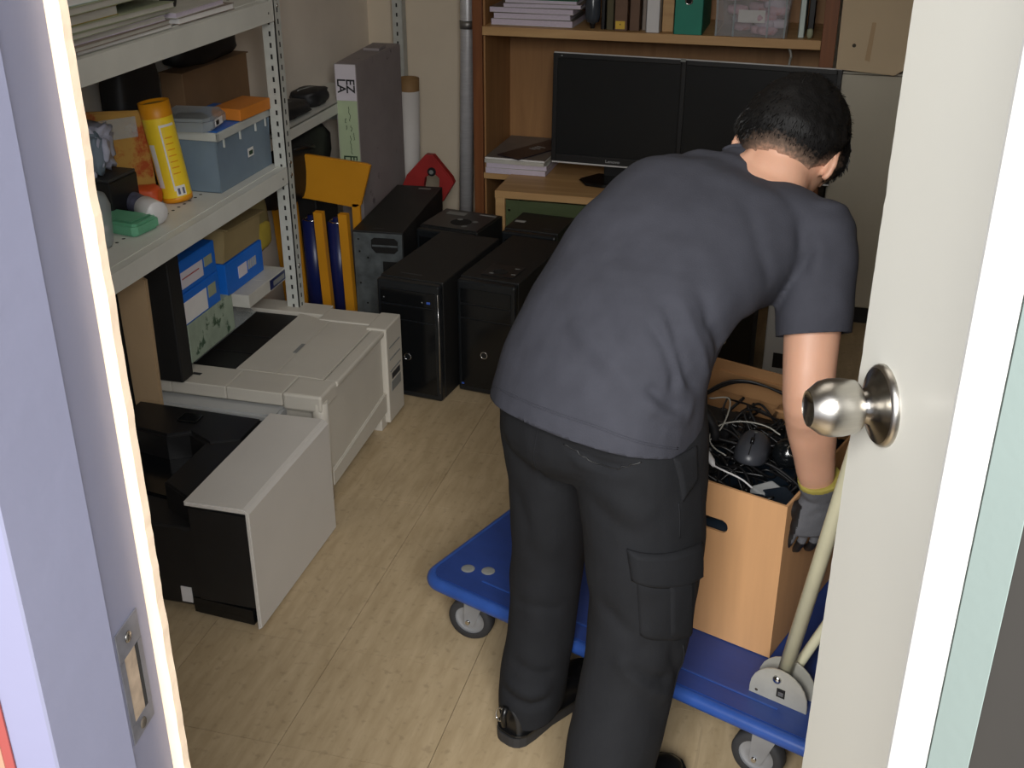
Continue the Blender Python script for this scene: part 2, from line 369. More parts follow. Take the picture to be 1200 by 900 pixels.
# ================================================================== SETTING
XL, XR, YB, YF, ZC = -1.76, 1.05, 4.42, 0.56, 2.6
fl = struct(B('floor', 'floor_seam', None, -2.4, 1.9, -2.4, YB + 0.1, -0.06, -0.0025))
T = 0.2976
tile_me = {}
x0 = -0.870 - T * 4; y0 = 1.525 - T * 5
k = 0
i = 0
while x0 + i * T < XR:
    j = 0
    while y0 + j * T < YB:
        xa, ya = x0 + i * T, y0 + j * T
        xe, ye = min(xa + T, XR), min(ya + T, YB)
        g = 0.0006
        cx, cy = (xa + xe) / 2, (ya + ye) / 2
        key = (round(xe - xa, 3), round(ye - ya, 3))
        if key not in tile_me:
            o = B('tile', 'floor', fl, -(xe - xa) / 2 + g, (xe - xa) / 2 - g, -(ye - ya) / 2 + g, (ye - ya) / 2 - g, -0.0024, 0.0)
            tile_me[key] = o.data
        else:
            o = bpy.data.objects.new('tile', tile_me[key]); COL.objects.link(o); o.parent = fl
        o.location = (cx, cy, random.uniform(-0.0003, 0.0))
        j += 1
    i += 1

struct(B('wall_back', 'paint_cream', None, XL - 0.1, XR + 0.1, YB, YB + 0.1, -0.05, ZC))
struct(B('wall_left', 'paint_left', None, XL - 0.1, XL, YF, YB, -0.05, ZC))
struct(B('wall_right', 'paint_cream', None, XR, XR + 0.1, 0.53, YB, -0.05, ZC))
struct(B('ceiling', 'ceiling', None, XL - 0.1, XR + 0.1, 0.434, YB + 0.1, ZC, ZC + 0.08))
# front wall: left of the opening, right of the opening, above the opening
struct(B('wall_front_left', 'jamb_light', None, XL - 0.6, -0.4035, 0.4430, 0.56, -0.05, ZC))
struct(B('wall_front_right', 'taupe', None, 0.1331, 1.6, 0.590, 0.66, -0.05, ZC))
struct(B('wall_front_header', 'jamb_light', None, -0.402, 0.1215, 0.44, 0.556, 2.1, ZC))
# left door frame: grey reveal with a stop step, ragged cream edge on the room side
tr = struct(MB().prism([(-0.412, 0.444), (-0.4025, 0.4425), (-0.392, 0.4985), (-0.3935, 0.4992), (-0.3995, 0.548), (-0.412, 0.548)], 0, 2.1, 'z', xf=None).build('trim_1', 'jamb'))
m = MB(); n = 260; vs = []
for q in range(n + 1):
    z = 2.1 * q / n
    e = 0.0008 * noise.noise(Vector((0, 0, z * 42))) + 0.0005 * noise.noise(Vector((3, 0, z * 120)))
    e += -0.0016 * max(0, noise.noise(Vector((9, 0, z * 16))) - 0.25)
    vs.append([(-0.4045, 0.5485, z), (-0.3905 + e, 0.5485, z), (-0.3905 + e, 0.556, z), (-0.4045, 0.556, z)])
bv = [[m.bm.verts.new(v) for v in r] for r in vs]
for a, b in zip(bv, bv[1:]):
    for kk in range(4): m.bm.faces.new((a[kk], a[(kk + 1) % 4], b[(kk + 1) % 4], b[kk]))
m.bm.faces.new(bv[0]); m.bm.faces.new(bv[-1])
m.build('bare_edge', 'bare_edge', tr)
# strike plate in the reveal
sp = MB(); sp.mat('painted_plate'); sp.box(-0.3956, -0.3946, 0.503, 0.5345, 1.045, 1.06, 0.0004).box(-0.3956, -0.3946, 0.503, 0.5345, 1.112, 1.135, 0.0004)
sp.box(-0.3956, -0.3946, 0.503, 0.509, 1.06, 1.112).box(-0.3956, -0.3946, 0.5285, 0.5345, 1.06, 1.112)
sp = sp.build('strike_plate', None, tr)
B('strike_hole', 'bare_wood', tr, -0.3957, -0.3949, 0.509, 0.5285, 1.06, 1.112)
B('hole_shadow', 'dark_hole', tr, -0.3957, -0.3946, 0.5245, 0.5285, 1.06, 1.112)
for z in (1.052, 1.124): MB().lathe([(0, 0.0001), (0, 0.0042), (0.0008, 0.0036), (0.0002, 0.0001)], (-0.3946, 0.518, z), (1, 0, 0), 14).build('screw', 'chip' if z < 1.1 else 'steel_dark', tr)
_p = Vector((-0.3955, 0.4992, 0)); _R = Matrix.Translation(_p + Vector((0.002, 0, 0))) @ Matrix.Rotation(math.radians(7), 4, 'Z') @ Matrix.Translation(-_p)
for o in list(tr.children):
    if not o.name.startswith('bare_edge'): o.matrix_basis = _R
# red printed sheet on the outer wall
rs = thing('notice_sheet', 'red and peach printed sheet on the pale outer wall at the lower left corner', 'notice', (-0.60, 0.4425, 0.80))
MB().box(0.0, 0.1655, -0.0012, 0, 0.0, 0.50).build('sheet', 'red_paper', rs)
MB().box(0.008, 0.1585, -0.0018, -0.0012, 0.008, 0.49).build('print_panel', 'peach', rs)
# right door frame
tr2 = struct(MB().prism([(0.0965, 0.650), (0.1120, 0.604), (0.1120, 0.658), (0.0965, 0.658)], 0, 2.1, 'z').build('trim_2', 'white_edge'))
MB().prism([(0.1128, 0.603), (0.1325, 0.587), (0.1330, 0.587), (0.1330, 0.658), (0.1128, 0.658)], 0, 2.1, 'z').build('frame_return', 'bluegrey', tr2)

# door leaf, open into the room
e = Vector((0.34, -0.9404, 0)); nrm = Vector((-0.9404, -0.34, 0))
Kp = Vector((0.0914, 1.0561, 1.09))
dr = bpy.data.objects.new('door_1', None); COL.objects.link(dr); struct(dr)
dr.location = (Kp.x, Kp.y, 0); dr.rotation_euler = (0, 0, math.atan2(e.y, e.x))   # local +x runs to the hinge, local -y is the seen face
m = MB(); n = 200; zt = 2.06; rows = []
for q in range(n + 1):
    z = 0.008 + (zt - 0.008) * q / n
    j = 0.0012 * noise.noise(Vector((1, 5, z * 60))) + 0.002 * max(0, noise.noise(Vector((7, 5, z * 30))) - 0.2) * (3 if 0.95 < z < 1.3 else 0.6)
    rows.append([m.bm.verts.new(v) for v in ((-0.066 + j, 0, z), (0.395, 0, z), (0.395, 0.038, z), (-0.063 + j, 0.038, z))])
for a, b in zip(rows, rows[1:]):
    for kk in range(4): m.bm.faces.new((a[kk], a[(kk + 1) % 4], b[(kk + 1) % 4], b[kk]))
m.bm.faces.new(rows[0]); m.bm.faces.new(rows[-1])
m.build('door_leaf', 'door', dr)
kn = MB().lathe([(0.0, 0.0408), (0.004, 0.0405), (0.0065, 0.038), (0.0072, 0.037)], (0, 0, 1.09), (0, -1, 0), 48).build('rosette_rim', 'steel', dr)
kn = MB().lathe([(0.0072, 0.037), (0.010, 0.030), (0.016, 0.019), (0.024, 0.0145), (0.034, 0.0145)], (0, 0, 1.09), (0, -1, 0), 48).build('rosette', 'steel_dark', dr)
kn = MB().lathe([(0.024, 0.0145), (0.026, 0.0235), (0.029, 0.0262), (0.043, 0.0285), (0.054, 0.0285), (0.063, 0.0262), (0.072, 0.0195), (0.0745, 0.0175)], (0, 0, 1.09), (0, -1, 0), 48).build('door_knob', 'steel', dr)
MB().lathe([(0.0745, 0.0178), (0.0725, 0.0168), (0.068, 0.006), (0.0675, 0.0001)], (0, 0, 1.09), (0, -1, 0), 40).build('knob_end_dish', 'steel_dark', kn)
for zz in (1.02, 1.78, 0.28): B('hinge', 'zinc', dr, 0.388, 0.402, 0.0385, 0.042, zz, zz + 0.1)

# galvanised pipe, slotted upright
o = MB().tube([(-1.325, 4.26, 0.0), (-1.302, 4.26, 0.86), (-1.296, 4.26, 1.55)], 0.027, 20).build('vertical_pipe', 'silver_pipe'); tag(o, 'shiny galvanised pipe rising between the cream back wall and the bookcase', 'pipe')
cp = MB().lathe([(0, 0.0272), (0.0, 0.029), (0.03, 0.029), (0.03, 0.0272)], (-1.302, 4.26, 0.9), (0, 0, 1), 20).build('collar', 'zinc', o)

# ================================================================== STEEL RACK
XF = -1.42
rack = thing('storage_rack', 'pale grey slotted steel rack along the left wall, loaded on every shelf', 'shelving rack')
def slotted_post(x, y, z1, sx, sy, parent, w=0.036):
    p = MB(); p.mat('rack_post')
    p.box(min(x, x + sx * w), max(x, x + sx * w), min(y, y + sy * 0.003), max(y, y + sy * 0.003), 0, z1)
    p.box(min(x, x + sx * 0.003), max(x, x + sx * 0.003), min(y, y + sy * w), max(y, y + sy * w), 0, z1)
    o = p.build('upright', None, parent)
    h = MB()
    z = 0.03
    while z < z1 - 0.02:
        for c in (0.018,):
            h.box(x + sx * (c - 0.0028), x + sx * (c + 0.0028), y - sy * 0.0008, y - sy * 0.0002, z, z + 0.013)
            h.box(x - sx * -0.0 - sx * 0.0008, x - sx * 0.0002, y + sy * (c - 0.0028), y + sy * (c + 0.0028), z, z + 0.013)
        z += 0.030
    h.build('slots', 'dark_hole', o)['kind'] = 'stuff'
    return o
# L uprights: far front one is in view (outer flanges face the camera and the room)
up = slotted_post(XF, 2.905, 2.2, -1, 1, rack)
p = MB(); p.mat('rack_post').box(XF - 0.0385, XF - 0.036, 2.905, 2.910, 0, 2.2).build('upright_lip', None, rack)
slotted_post(XF, 1.30, 2.2, -1, 1, rack); slotted_post(XL + 0.006, 1.30, 2.2, 1, 1, rack); slotted_post(XL + 0.006, 2.94, 2.2, 1, -1, rack)
# slot holes on the inner (near) side of the front upright facing the room
for z0, h in ((0.680, 0.046), (1.120, 0.054), (1.62, 0.05)):
    s = MB(); s.mat('rack_paint')
    s.box(XL + 0.01, XF - 0.002, 1.31, 2.93, z0 + h - 0.0025, z0 + h)
    s.box(XF - 0.004, XF - 0.0005, 1.31, 2.904, z0, z0 + h, 0.001)
    s.box(XF - 0.016, XF - 0.004, 1.31, 2.904, z0, z0 + 0.002)
    s.box(XL + 0.01, XL + 0.014, 1.31, 2.93, z0, z0 + h)
    s.box(XL + 0.01, XF - 0.002, 2.926, 2.93, z0, z0 + h)
    sh = s.build('shelf', None, rack)
    hm = MB()
    for kx in (0.105,):
        y = 1.4
        while y < 2.9:
            hm.lathe([(0, 0.0001), (0, 0.0046)], (XF - kx, y, z0 + h + 0.0004), (0, 0, 1), 8); y += 0.028
    hm.build('perforations', 'dark_hole', sh)['kind'] = 'stuff'
    B('ridge', 'rack_paint', sh, XF - 0.03, XF - 0.026, 1.31, 2.92, z0 + h, z0 + h + 0.0015)
    MB().lathe([(0, 0.0001), (0, 0.0035), (0.001, 0.003), (0.001, 0.0001)], (XF, 2.872, z0 + h * 0.45), (1, 0, 0), 10).build('bolt', 'zinc', sh)
for z in (0.735, 1.157, 0.70, 0.43):
    MB().lathe([(0, 0.0001), (0, 0.006), (0.003, 0.0045), (0.0035, 0.0001)], (XF + 0.0004, 2.923, z), (1, 0, 0), 12).build('bolt', 'chrome', rack)
SZ = 0.727     # top of the middle shelf
UZ = 1.175     # top of the upper shelf

# second, deeper shelf beyond the rack
r2 = thing('wall_shelf', 'grey steel shelf in the far left corner behind the tall carton', 'shelf')
B('board', 'rack_paint', r2, XL + 0.004, -1.60, 3.02, 4.0, 0.725, 0.729)
B('lip', 'rack_paint', r2, -1.604, -1.60, 3.02, 4.0, 0.690, 0.729, 0.001)
for y in (3.03, 3.97): B('bracket', 'rack_post', r2, XL + 0.004, -1.61, y, y + 0.02, 0.60, 0.724)
# the grey post in the back corner
r3 = thing('corner_upright', 'grey slotted metal upright in the back corner behind the white roll', 'post')
B('flange', 'rack_post', r3, -1.612, -1.574, 4.30, 4.303, 0, 2.3)
B('side_flange', 'rack_post', r3, -1.575, -1.572, 4.30, 4.34, 0, 2.3)
hm = MB(); z = 0.05
while z < 2.2: hm.box(-1.597, -1.591, 4.2993, 4.2999, z, z + 0.014); z += 0.035
hm.build('slots', 'dark_hole', r3)['kind'] = 'stuff'
# ================================================================== PRINTERS
p1 = thing('laser_printer', 'big beige office printer on the floor with black tray recess and grey lid', 'printer', (-1.610, 2.362, 0))
b = MB(); b.mat('printer').box(0.012, 0.470, 0.03, 0.52, 0.045, 0.285, 0.004)
b.box(0.03, 0.46, 0.05, 0.50, 0.018, 0.05)
b.build('body', None, p1)
def P1(n, mt, *a, bev=0.003): return B(n, mt, p1, *a, bev)
P1('front_rail', 'printer', 0.0, 0.075, 0.0, 0.105, 0.270, 0.303)
P1('front_rail', 'printer', 0.0765, 0.230, 0.0, 0.105, 0.270, 0.305)
P1('front_rail', 'printer', 0.2315, 0.385, 0.0, 0.105, 0.270, 0.305)
P1('corner_cap', 'printer', 0.387, 0.492, 0.0, 0.100, 0.262, 0.307, bev=0.006)
MB().prism([(0.06, -0.045), (0.385, -0.045), (0.385, 0.02), (0.0, 0.02), (0.0, -0.012)], 0.10, 0.262, 'z', 0.006).build('front_ledge', 'printer_cool', p1)
P1('back_rail', 'printer', 0.0, 0.28, 0.508, 0.585, 0.262, 0.303)
P1('back_rail', 'printer', 0.282, 0.455, 0.470, 0.555, 0.262, 0.306)
o = MB(); o.mat('black_matte').prism([(0.055, 0.155), (0.078, 0.108), (0.200, 0.108), (0.205, 0.505), (0.065, 0.505)], 0.268, 0.2945, 'z', 0.004); o = o.build('output_tray', None, p1)
for yy in (0.22, 0.33): B('tray_rib', 'black_plastic', o, 0.080, 0.196, yy, yy + 0.006, 0.2945, 0.297)
MB().prism([(0.0, 0.105), (0.056, 0.12), (0.056, 0.508), (0.0, 0.508)], 0.262, 0.288, 'z', 0.002).build('tray_side', 'charcoal_plastic', p1)
MB().prism([(0.203, 0.1085), (0.318, 0.1085), (0.318, 0.468), (0.212, 0.502)], 0.272, 0.3035, 'z', 0.002).build('lid_panel', 'printer', p1)
MB().prism([(0.3195, 0.1085), (0.385, 0.1085), (0.452, 0.104), (0.452, 0.466), (0.3195, 0.466)], 0.272, 0.3038, 'z', 0.002).build('lid_panel', 'printer', p1)
MB().prism([(0.075, 0.2975), (0.070, 0.300), (0.018, 0.335), (-0.03, 0.350), (-0.03, 0.347), (0.016, 0.332), (0.068, 0.2975)], 0.13, 0.49, 'y').build('clear_tray_cover', 'clear_thin', p1)
B('latch', 'sticker_grey', p1, 0.306, 0.317, 0.24, 0.30, 0.3032, 0.3044)
B('seal_mark', 'charcoal_plastic', p1, 0.11, 0.135, 0.045, 0.058, 0.3048, 0.3054)
# right side: rounded column, recessed panel, skirt, rear block
MB().tube([(0.478, 0.020, 0.0), (0.478, 0.020, 0.12), (0.478, 0.020, 0.285)], [0.019, 0.020, 0.0205], 20).build('corner_column', 'printer', p1)
P1('side_panel', 'printer', 0.462, 0.486, 0.045, 0.435, 0.075, 0.292, bev=0.006)
P1('side_rail', 'printer', 0.455, 0.494, 0.10, 0.470, 0.287, 0.304, bev=0.005)
o = MB(); o.mat('printer').prism([(0.04, 0.028), (0.445, 0.048), (0.445, 0.112), (0.04, 0.072)], 0.462, 0.492, 'x', 0.003); o.build('side_skirt', None, p1)
rb = P1('rear_block', 'printer', 0.440, 0.500, 0.438, 0.560, 0.012, 0.309, bev=0.004)
P1('foot', 'printer', 0.455, 0.486, 0.405, 0.45, 0.0, 0.04)
for z in (0.242, 0.205, 0.168): B('connector_slot', 'sticker_grey', rb, 0.4995, 0.5012, 0.456, 0.540, z, z + 0.004)
B('port_panel', 'charcoal_plastic', rb, 0.4995, 0.5014, 0.468, 0.532, 0.142, 0.160); B('rating_label', 'sticker_grey', rb, 0.4995, 0.5010, 0.462, 0.536, 0.105, 0.135)
for x in (0.02, 0.42): P1('foot', 'printer', x, x + 0.03, 0.05, 0.09, 0.0, 0.03)

p2 = thing('desktop_printer', 'black printer with a warm white side cover on the floor nearest the door frame', 'printer', (-1.50, 1.842, 0))
b = MB(); b.mat('black_plastic')
b.box(0.0, 0.435, 0.015, 0.44, 0.018, 0.225, 0.006)
b.build('body', None, p2)
MB().prism([(0.30, 0.0), (0.435, -0.002), (0.435, 0.30), (0.20, 0.30), (0.20, 0.08), (0.30, 0.02)], 0.05, 0.292, 'z', 0.004).build('front_housing', 'black_plastic', p2)
MB().prism([(0.275, 0.012), (0.425, 0.0), (0.428, 0.06), (0.275, 0.07)], 0.0, 0.05, 'z', 0.006).build('front_foot', 'black_gloss', p2)
for a in ((0.02, 0.36), (0.39, 0.38)): MB().cyl((a[0] + 0.02, a[1], 0), (a[0] + 0.02, a[1], 0.03), 0.016).build('foot', 'rubber', p2)
MB().cyl((0.03, 0.06, 0), (0.03, 0.06, 0.03), 0.016).build('foot', 'rubber', p2)
MB().prism([(-0.06, 0.29), (0.10, 0.262), (0.145, 0.29), (0.215, 0.252), (0.285, 0.285), (0.285, 0.40), (-0.06, 0.412)], 0.22, 0.298, 'z', 0.008).build('scanner_lid', 'black_plastic', p2)
MB().prism([(0.30, 0.09), (0.30, 0.29), (-0.02, 0.31), (-0.02, 0.14)], 0.215, 0.232, 'z', 0.004).build('paper_tray', 'black_gloss', p2)
B('tray_edge', 'charcoal_plastic', p2, 0.03, 0.19, 0.018, 0.022, 0.12, 0.126)
B('hinge_bump', 'black_gloss', p2, 0.09, 0.14, 0.33, 0.37, 0.298, 0.304, 0.002)
B('status_label', 'white_plastic', p2, 0.246, 0.272, 0.012, 0.0142, 0.028, 0.068)
# white L shaped cover: top strip + right cheek in one shell
pr = [(0.296, 0.297), (0.296, 0.307), (0.432, 0.309), (0.440, 0.306), (0.446, 0.298), (0.446, 0.006), (0.437, 0.0), (0.437, 0.297)]
MB().prism([(x, z) for x, z in pr], -0.008, 0.415, 'y', 0.003).build('side_cover', 'printer_white', p2)

# ================================================================== COMPUTER TOWERS
def tower_shell(t, w, d, h, facing_camera=True):
    B('case', 'black_matte', t, 0, w, 0.028, d, 0.004, h, 0.003)
    for x in (0.02, w - 0.03):
        for y in (0.06, d - 0.05): B('foot', 'rubber', t, x, x + 0.012, y, y + 0.03, 0.0, 0.006)
def tower_front(t, w, h, badge='right'):
    bz = MB(); bz.mat('bezel').box(0.0, w, 0.0, 0.03, 0.002, h - 0.004, 0.007, seg=3); bz = bz.build('front_bezel', None, t)
    B('drive_cover', 'black_gloss', bz, 0.012, w - 0.014, -0.0018, 0.002, h - 0.075, h - 0.028, 0.001)
    B('drive_cover', 'black_gloss', bz, 0.012, w - 0.014, -0.0018, 0.002, h - 0.122, h - 0.079, 0.001)
    B('front_panel', 'black_gloss', bz, 0.012, w - 0.014, -0.0015, 0.002, 0.02, h - 0.126, 0.001)
    c = (w * 0.46, -0.0016, h * 0.36)
    MB().ring(c, (0, 1, 0), 0.0105, 0.0018, 28, 8).build('button_ring', 'chrome', bz)
    MB().lathe([(0, 0.0001), (0, 0.0095)], (c[0], c[1] - 0.0012, c[2]), (0, -1, 0), 24).build('power_button', 'bezel', bz)
    return bz
def top_grip(t, w, d, back=True):
    pass
A = thing('computer_tower', 'black computer tower with a blue badge and silver front edge, nearest of the towers', 'computer', (-1.216, 3.012, 0), math.radians(-7))
tower_shell(A, 0.205, 0.46, 0.380); bz = tower_front(A, 0.205, 0.380)
MB().tube([(0.200, -0.001, 0.03), (0.2015, -0.001, 0.20), (0.200, -0.001, 0.352)], 0.0016, 8).build('silver_edge', 'chrome', bz)
B('blue_badge', 'badge', bz, 0.164, 0.176, -0.0028, -0.0018, 0.318, 0.325, 0.0006)
for x in (0.022, 0.148): B('indicator', 'ink_white', bz, x, x + 0.003, -0.0026, -0.0016, 0.320, 0.3225)
B('top_scuff_label', 'charcoal_plastic', A, 0.05, 0.12, 0.06, 0.066, 0.380, 0.3804)
G = thing('computer_tower', 'black computer tower with a vented top panel, right beside the man in grey', 'computer', (-0.990, 3.085, 0), math.radians(-8))
tower_shell(G, 0.19, 0.43, 0.372); bz = tower_front(G, 0.19, 0.372)
B('blue_badge', 'badge', bz, 0.012, 0.02, -0.0028, -0.0018, 0.026, 0.031)
tp = B('top_panel', 'bezel', G, 0.055, 0.160, 0.055, 0.155, 0.372, 0.3745, 0.001)
MB().prism([(0.085, 0.075), (0.118, 0.075), (0.128, 0.10), (0.105, 0.115), (0.08, 0.10)], 0.3746, 0.3752, 'z').build('grip_recess', 'dark_hole', tp)
for x, y in ((0.075, 0.07), (0.142, 0.08), (0.135, 0.13)): B('top_port', 'sticker_grey', tp, x, x + 0.014, y, y + 0.006, 0.3746, 0.3752)
D = thing('computer_tower', 'black computer tower with oval handle recess in its top, directly behind the silver edged tower', 'computer', (-1.262, 3.50, 0), math.radians(-9))
tower_shell(D, 0.215, 0.23, 0.374); bz = tower_front(D, 0.215, 0.374)
tp = B('top_panel', 'bezel', D, 0.004, 0.211, 0.03, 0.22, 0.374, 0.3775, 0.002)
B('white_sticker', 'sticker_grey', tp, 0.03, 0.10, 0.165, 0.195, 0.3776, 0.378)
B('edge_sticker', 'ink_white', tp, 0.145, 0.205, 0.195, 0.202, 0.3776, 0.378)
o = MB().lathe([(0, 0.0001), (0, 0.036)], (0.12, 0.10, 0.3778), (0, 0, 1), 28).build('handle_recess', 'dark_hole', tp); o.scale = (1, 1, 1)
for x, y in ((0.105, 0.125), (0.165, 0.118), (0.15, 0.062)):
    MB().lathe([(0, 0.0001), (0, 0.010)], (x, y, 0.3783), (0, 0, 1), 16).build('jack_ring', 'sticker_grey', tp)
F2 = thing('computer_tower', 'plain black computer tower behind the vented top tower, in front of the glass door', 'computer', (-0.978, 3.545, 0), math.radians(-6))
tower_shell(F2, 0.19, 0.21, 0.374); tower_front(F2, 0.19, 0.374)
B('white_sticker', 'ink_white', F2, 0.01, 0.045, 0.10, 0.118, 0.374, 0.3745); B('top_mark', 'charcoal_plastic', F2, 0.125, 0.155, 0.06, 0.066, 0.374, 0.3744)
Cc = thing('computer_tower', 'black computer tower turned round, bare grey rear plate showing, leftmost of the towers', 'computer', (-1.425, 3.345, 0), math.radians(4))
B('case', 'black_matte', Cc, 0, 0.17, 0.002, 0.53, 0.004, 0.400, 0.002)
for x in (0.02, 0.13):
    for y in (0.05, 0.45): B('foot', 'rubber', Cc, x, x + 0.015, y, y + 0.03, 0.0, 0.006)
rp = B('rear_plate', 'galv', Cc, 0.003, 0.167, -0.003, 0.004, 0.01, 0.394, 0.001)
pts = [(0.063, 0.372), (0.074, 0.380), (0.142, 0.380), (0.153, 0.370), (0.153, 0.340), (0.140, 0.328), (0.078, 0.328), (0.063, 0.344)]
MB().prism(pts, -0.0042, -0.0028, 'y').build('power_opening', 'dark_hole', rp)
B('crossbar', 'galv', rp, 0.066, 0.152, -0.0062, -0.0042, 0.350, 0.3565, 0.001)
B('port_block', 'dark_hole', rp, 0.10, 0.158, -0.0045, -0.003, 0.10, 0.30)
for x, z in ((0.02, 0.372), (0.022, 0.33), (0.05, 0.31), (0.02, 0.22), (0.04, 0.15)):
    MB().lathe([(0, 0.0001), (0, 0.0035), (0.001, 0.003), (0.001, 0.0001)], (x, -0.0028, z), (0, -1, 0), 10).build('screw', 'dark_hole', rp)
B('top_mark', 'charcoal_plastic', Cc, 0.06, 0.10, 0.03, 0.036, 0.400, 0.4004); B('top_sticker', 'sticker_grey', Cc, 0.09, 0.135, 0.49, 0.505, 0.400, 0.4004)

# ================================================================== BACK LEFT CORNER THINGS
c = thing('flat_carton', 'tall flat grey carton with a white and green end label, standing on its edge', 'carton', (-1.605, 3.70, 0), math.radians(-14))
c.rotation_euler = (0, 0, math.radians(3))
MB().prism([(0.0, 0.0), (0.078, 0.0), (0.105, 0.42), (0.0, 0.42)], 0.0, 0.858, 'z', 0.003).build('carton_body', 'lilac_grey', c)
MB().box(0.02, 0.08, 0.25, 0.33, 0.858, 0.868, 0.002).build('top_flap', 'lilac_grey', c)
lb = B('label', 'label_white', c, 0.003, 0.075, -0.0015, 0.0, 0.735, 0.856)
B('label', 'label_green', c, 0.003, 0.075, -0.0014, 0.0, 0.42, 0.7345)
RX = math.radians(90)
text_part('lettering', 'EZ', 'ink', c, (0.054, -0.0022, 0.785), (RX, math.radians(90), 0), 0.042)
text_part('lettering', 'LA', 'ink', c, (0.022, -0.0022, 0.785), (RX, math.radians(90), 0), 0.042)
text_part('lettering', 'EZ', 'ink_green', c, (0.051, -0.0022, 0.525), (RX, math.radians(90), 0), 0.036)
text_part('lettering', 'LA', 'ink_green', c, (0.028, -0.0022, 0.525), (RX, math.radians(90), 0), 0.036)
rr = random.Random(4)
for xx, za, zb in ((0.046, 0.665, 0.715), (0.050, 0.63, 0.65), (0.030, 0.66, 0.675), (0.032, 0.635, 0.65), (0.046, 0.55, 0.615), (0.058, 0.60, 0.625)):
    pts = [(xx + rr.uniform(-0.003, 0.003), -0.0022, zb + (za - zb) * q / 10) for q in range(11)]
    MB().tube(pts, 0.0009, 5).build('handwriting', 'ink_green', c)
o = MB(); o.mat('roll_white').tube([(0, 0, 0), (0, 0, 0.66)], 0.040, 28).build
rl = thing('paper_roll', 'tall white wrapped roll on a cardboard tube standing against the back wall', 'roll', (-1.550, 4.235, 0))
rl.rotation_euler = (0, math.radians(1.5), 0)
MB().tube([(0, 0, 0.0), (0, 0, 0.665)], 0.0405, 28).build('wrapped_roll', 'roll_white', rl)
MB().lathe([(0.665, 0.0405), (0.668, 0.0395), (0.712, 0.0395), (0.712, 0.034), (0.66, 0.034)], (0, 0, 0), (0, 0, 1), 28).build('tube_end', 'roll_core', rl)
rd = thing('red_bracket', 'dull red bent metal bracket behind the grey backed tower', 'bracket', (-1.38, 3.985, 0))
MB().prism([(-0.09, 0.0), (-0.105, 0.36), (-0.085, 0.405), (-0.045, 0.448), (-0.01, 0.486), (0.02, 0.486), (0.09, 0.405), (0.098, 0.385), (0.052, 0.31), (0.04, 0.345), (0.043, 0.40), (0.02, 0.42), (-0.015, 0.40), (-0.025, 0.34), (-0.03, 0.0)], 0.0, 0.035, 'y', 0.004).build('arm', 'red_paint', rd)
MB().cyl((0.015, -0.006, 0.425), (0.015, 0.04, 0.425), 0.016).build('pivot_bolt', 'black_plastic', rd)
MB().cyl((0.015, -0.009, 0.425), (0.015, -0.005, 0.425), 0.008).build('bolt_head', 'sticker_grey', rd)
# yellow stand holding navy cylinders
ys = thing('yellow_bottle_stand', 'yellow orange slatted stand at the far end of the rack', 'stand', (-1.70, 3.335, 0))
MB().prism([(-0.045, 0.60), (-0.02, 0.618), (0.10, 0.612), (0.30, 0.596), (0.313, 0.590), (0.272, 0.455), (0.255, 0.445), (0.09, 0.462), (-0.045, 0.47)], 0.10, 0.118, 'y', 0.003).build('back_panel', 'yellow_panel', ys)
MB().prism([(0.0, 0.0), (0.018, 0.118), (0.018, 0.30), (0.0, 0.30)], 0.0, 0.02, 'z').build('base_block', 'yellow_panel', ys)
for x, xb in ((0.004, 0.03), (0.150, 0.165), (0.236, 0.245)):
    MB().prism([(xb, 0.0), (xb + 0.032, 0.0), (x + 0.030, 0.455), (x, 0.455)], -0.01, 0.018, 'y', 0.002).build('slat', 'yellow_panel', ys)
MB().prism([(0.02, 0.0), (0.268, 0.0), (0.268, 0.46), (0.24, 0.46), (0.24, 0.03), (0.06, 0.03), (0.04, 0.46), (0.01, 0.46)], 0.10, 0.115, 'y', 0.002).build('rear_frame', 'yellow_panel', ys)
B('foot_rail', 'yellow_panel', ys, 0.05, 0.262, -0.01, 0.115, 0.0, 0.03)
for i, x in enumerate((0.115, 0.205)):
    n_ = thing('navy_cylinder', ('navy blue cylinder between the left and middle yellow slats' if i == 0 else 'navy blue cylinder between the middle and right yellow slats'), 'cylinder', (-1.70 + x, 3.392, 0.031), group='navy cylinders in the yellow stand')
    MB().tube([(0, 0, 0), (0, 0, 0.375)], 0.034, 20).build('cylinder_body', 'blue_dark', n_)
    MB().lathe([(0.375, 0.034), (0.379, 0.031), (0.381, 0.016), (0.392, 0.015), (0.392, 0.0001)], (0, 0, 0), (0, 0, 1), 20).build('bottle_cap', 'blue_dark', n_)
    MB().ring((0, 0, 0.379), (0, 0, 1), 0.026, 0.003, 20, 6).build('collar', 'chrome', n_)
# black bags under the wall shelf
def blob(name, mat, parent, size, seedv, amp=0.16, loc=(0, 0, 0), sub=3, sq=0.6, freq=2.2):
    t = bmesh.new(); bmesh.ops.create_icosphere(t, subdivisions=sub, radius=1)
    for v in t.verts:
        d = v.co.normalized()
        q = Vector([math.copysign(abs(x) ** sq, x) for x in d])
        q *= 1 + amp * noise.noise(d * freq + Vector((seedv, 0, 0))) + amp * 0.4 * noise.noise(d * freq * 3.1 + Vector((0, seedv, 0)))
        v.co = Vector((q.x * size[0], q.y * size[1], q.z * size[2] + size[2])) 
    m = MB(); m._merge(t, None, True)
    o = m.build(name, mat, parent); o.location = loc
    return o
bg1 = thing('black_bag', 'slumped black nylon bag under the wall shelf', 'bag', (-1.682, 3.45, 0.455)); blob('bag_body', 'black_bag', bg1, (0.066, 0.27, 0.112), 3.3)
MB().tube(spline([(0.02, -0.1, 0.17), (0.07, -0.05, 0.19), (0.075, 0.04, 0.17), (0.04, 0.1, 0.16)]), 0.006, 8).build('strap', 'black_plastic', bg1)
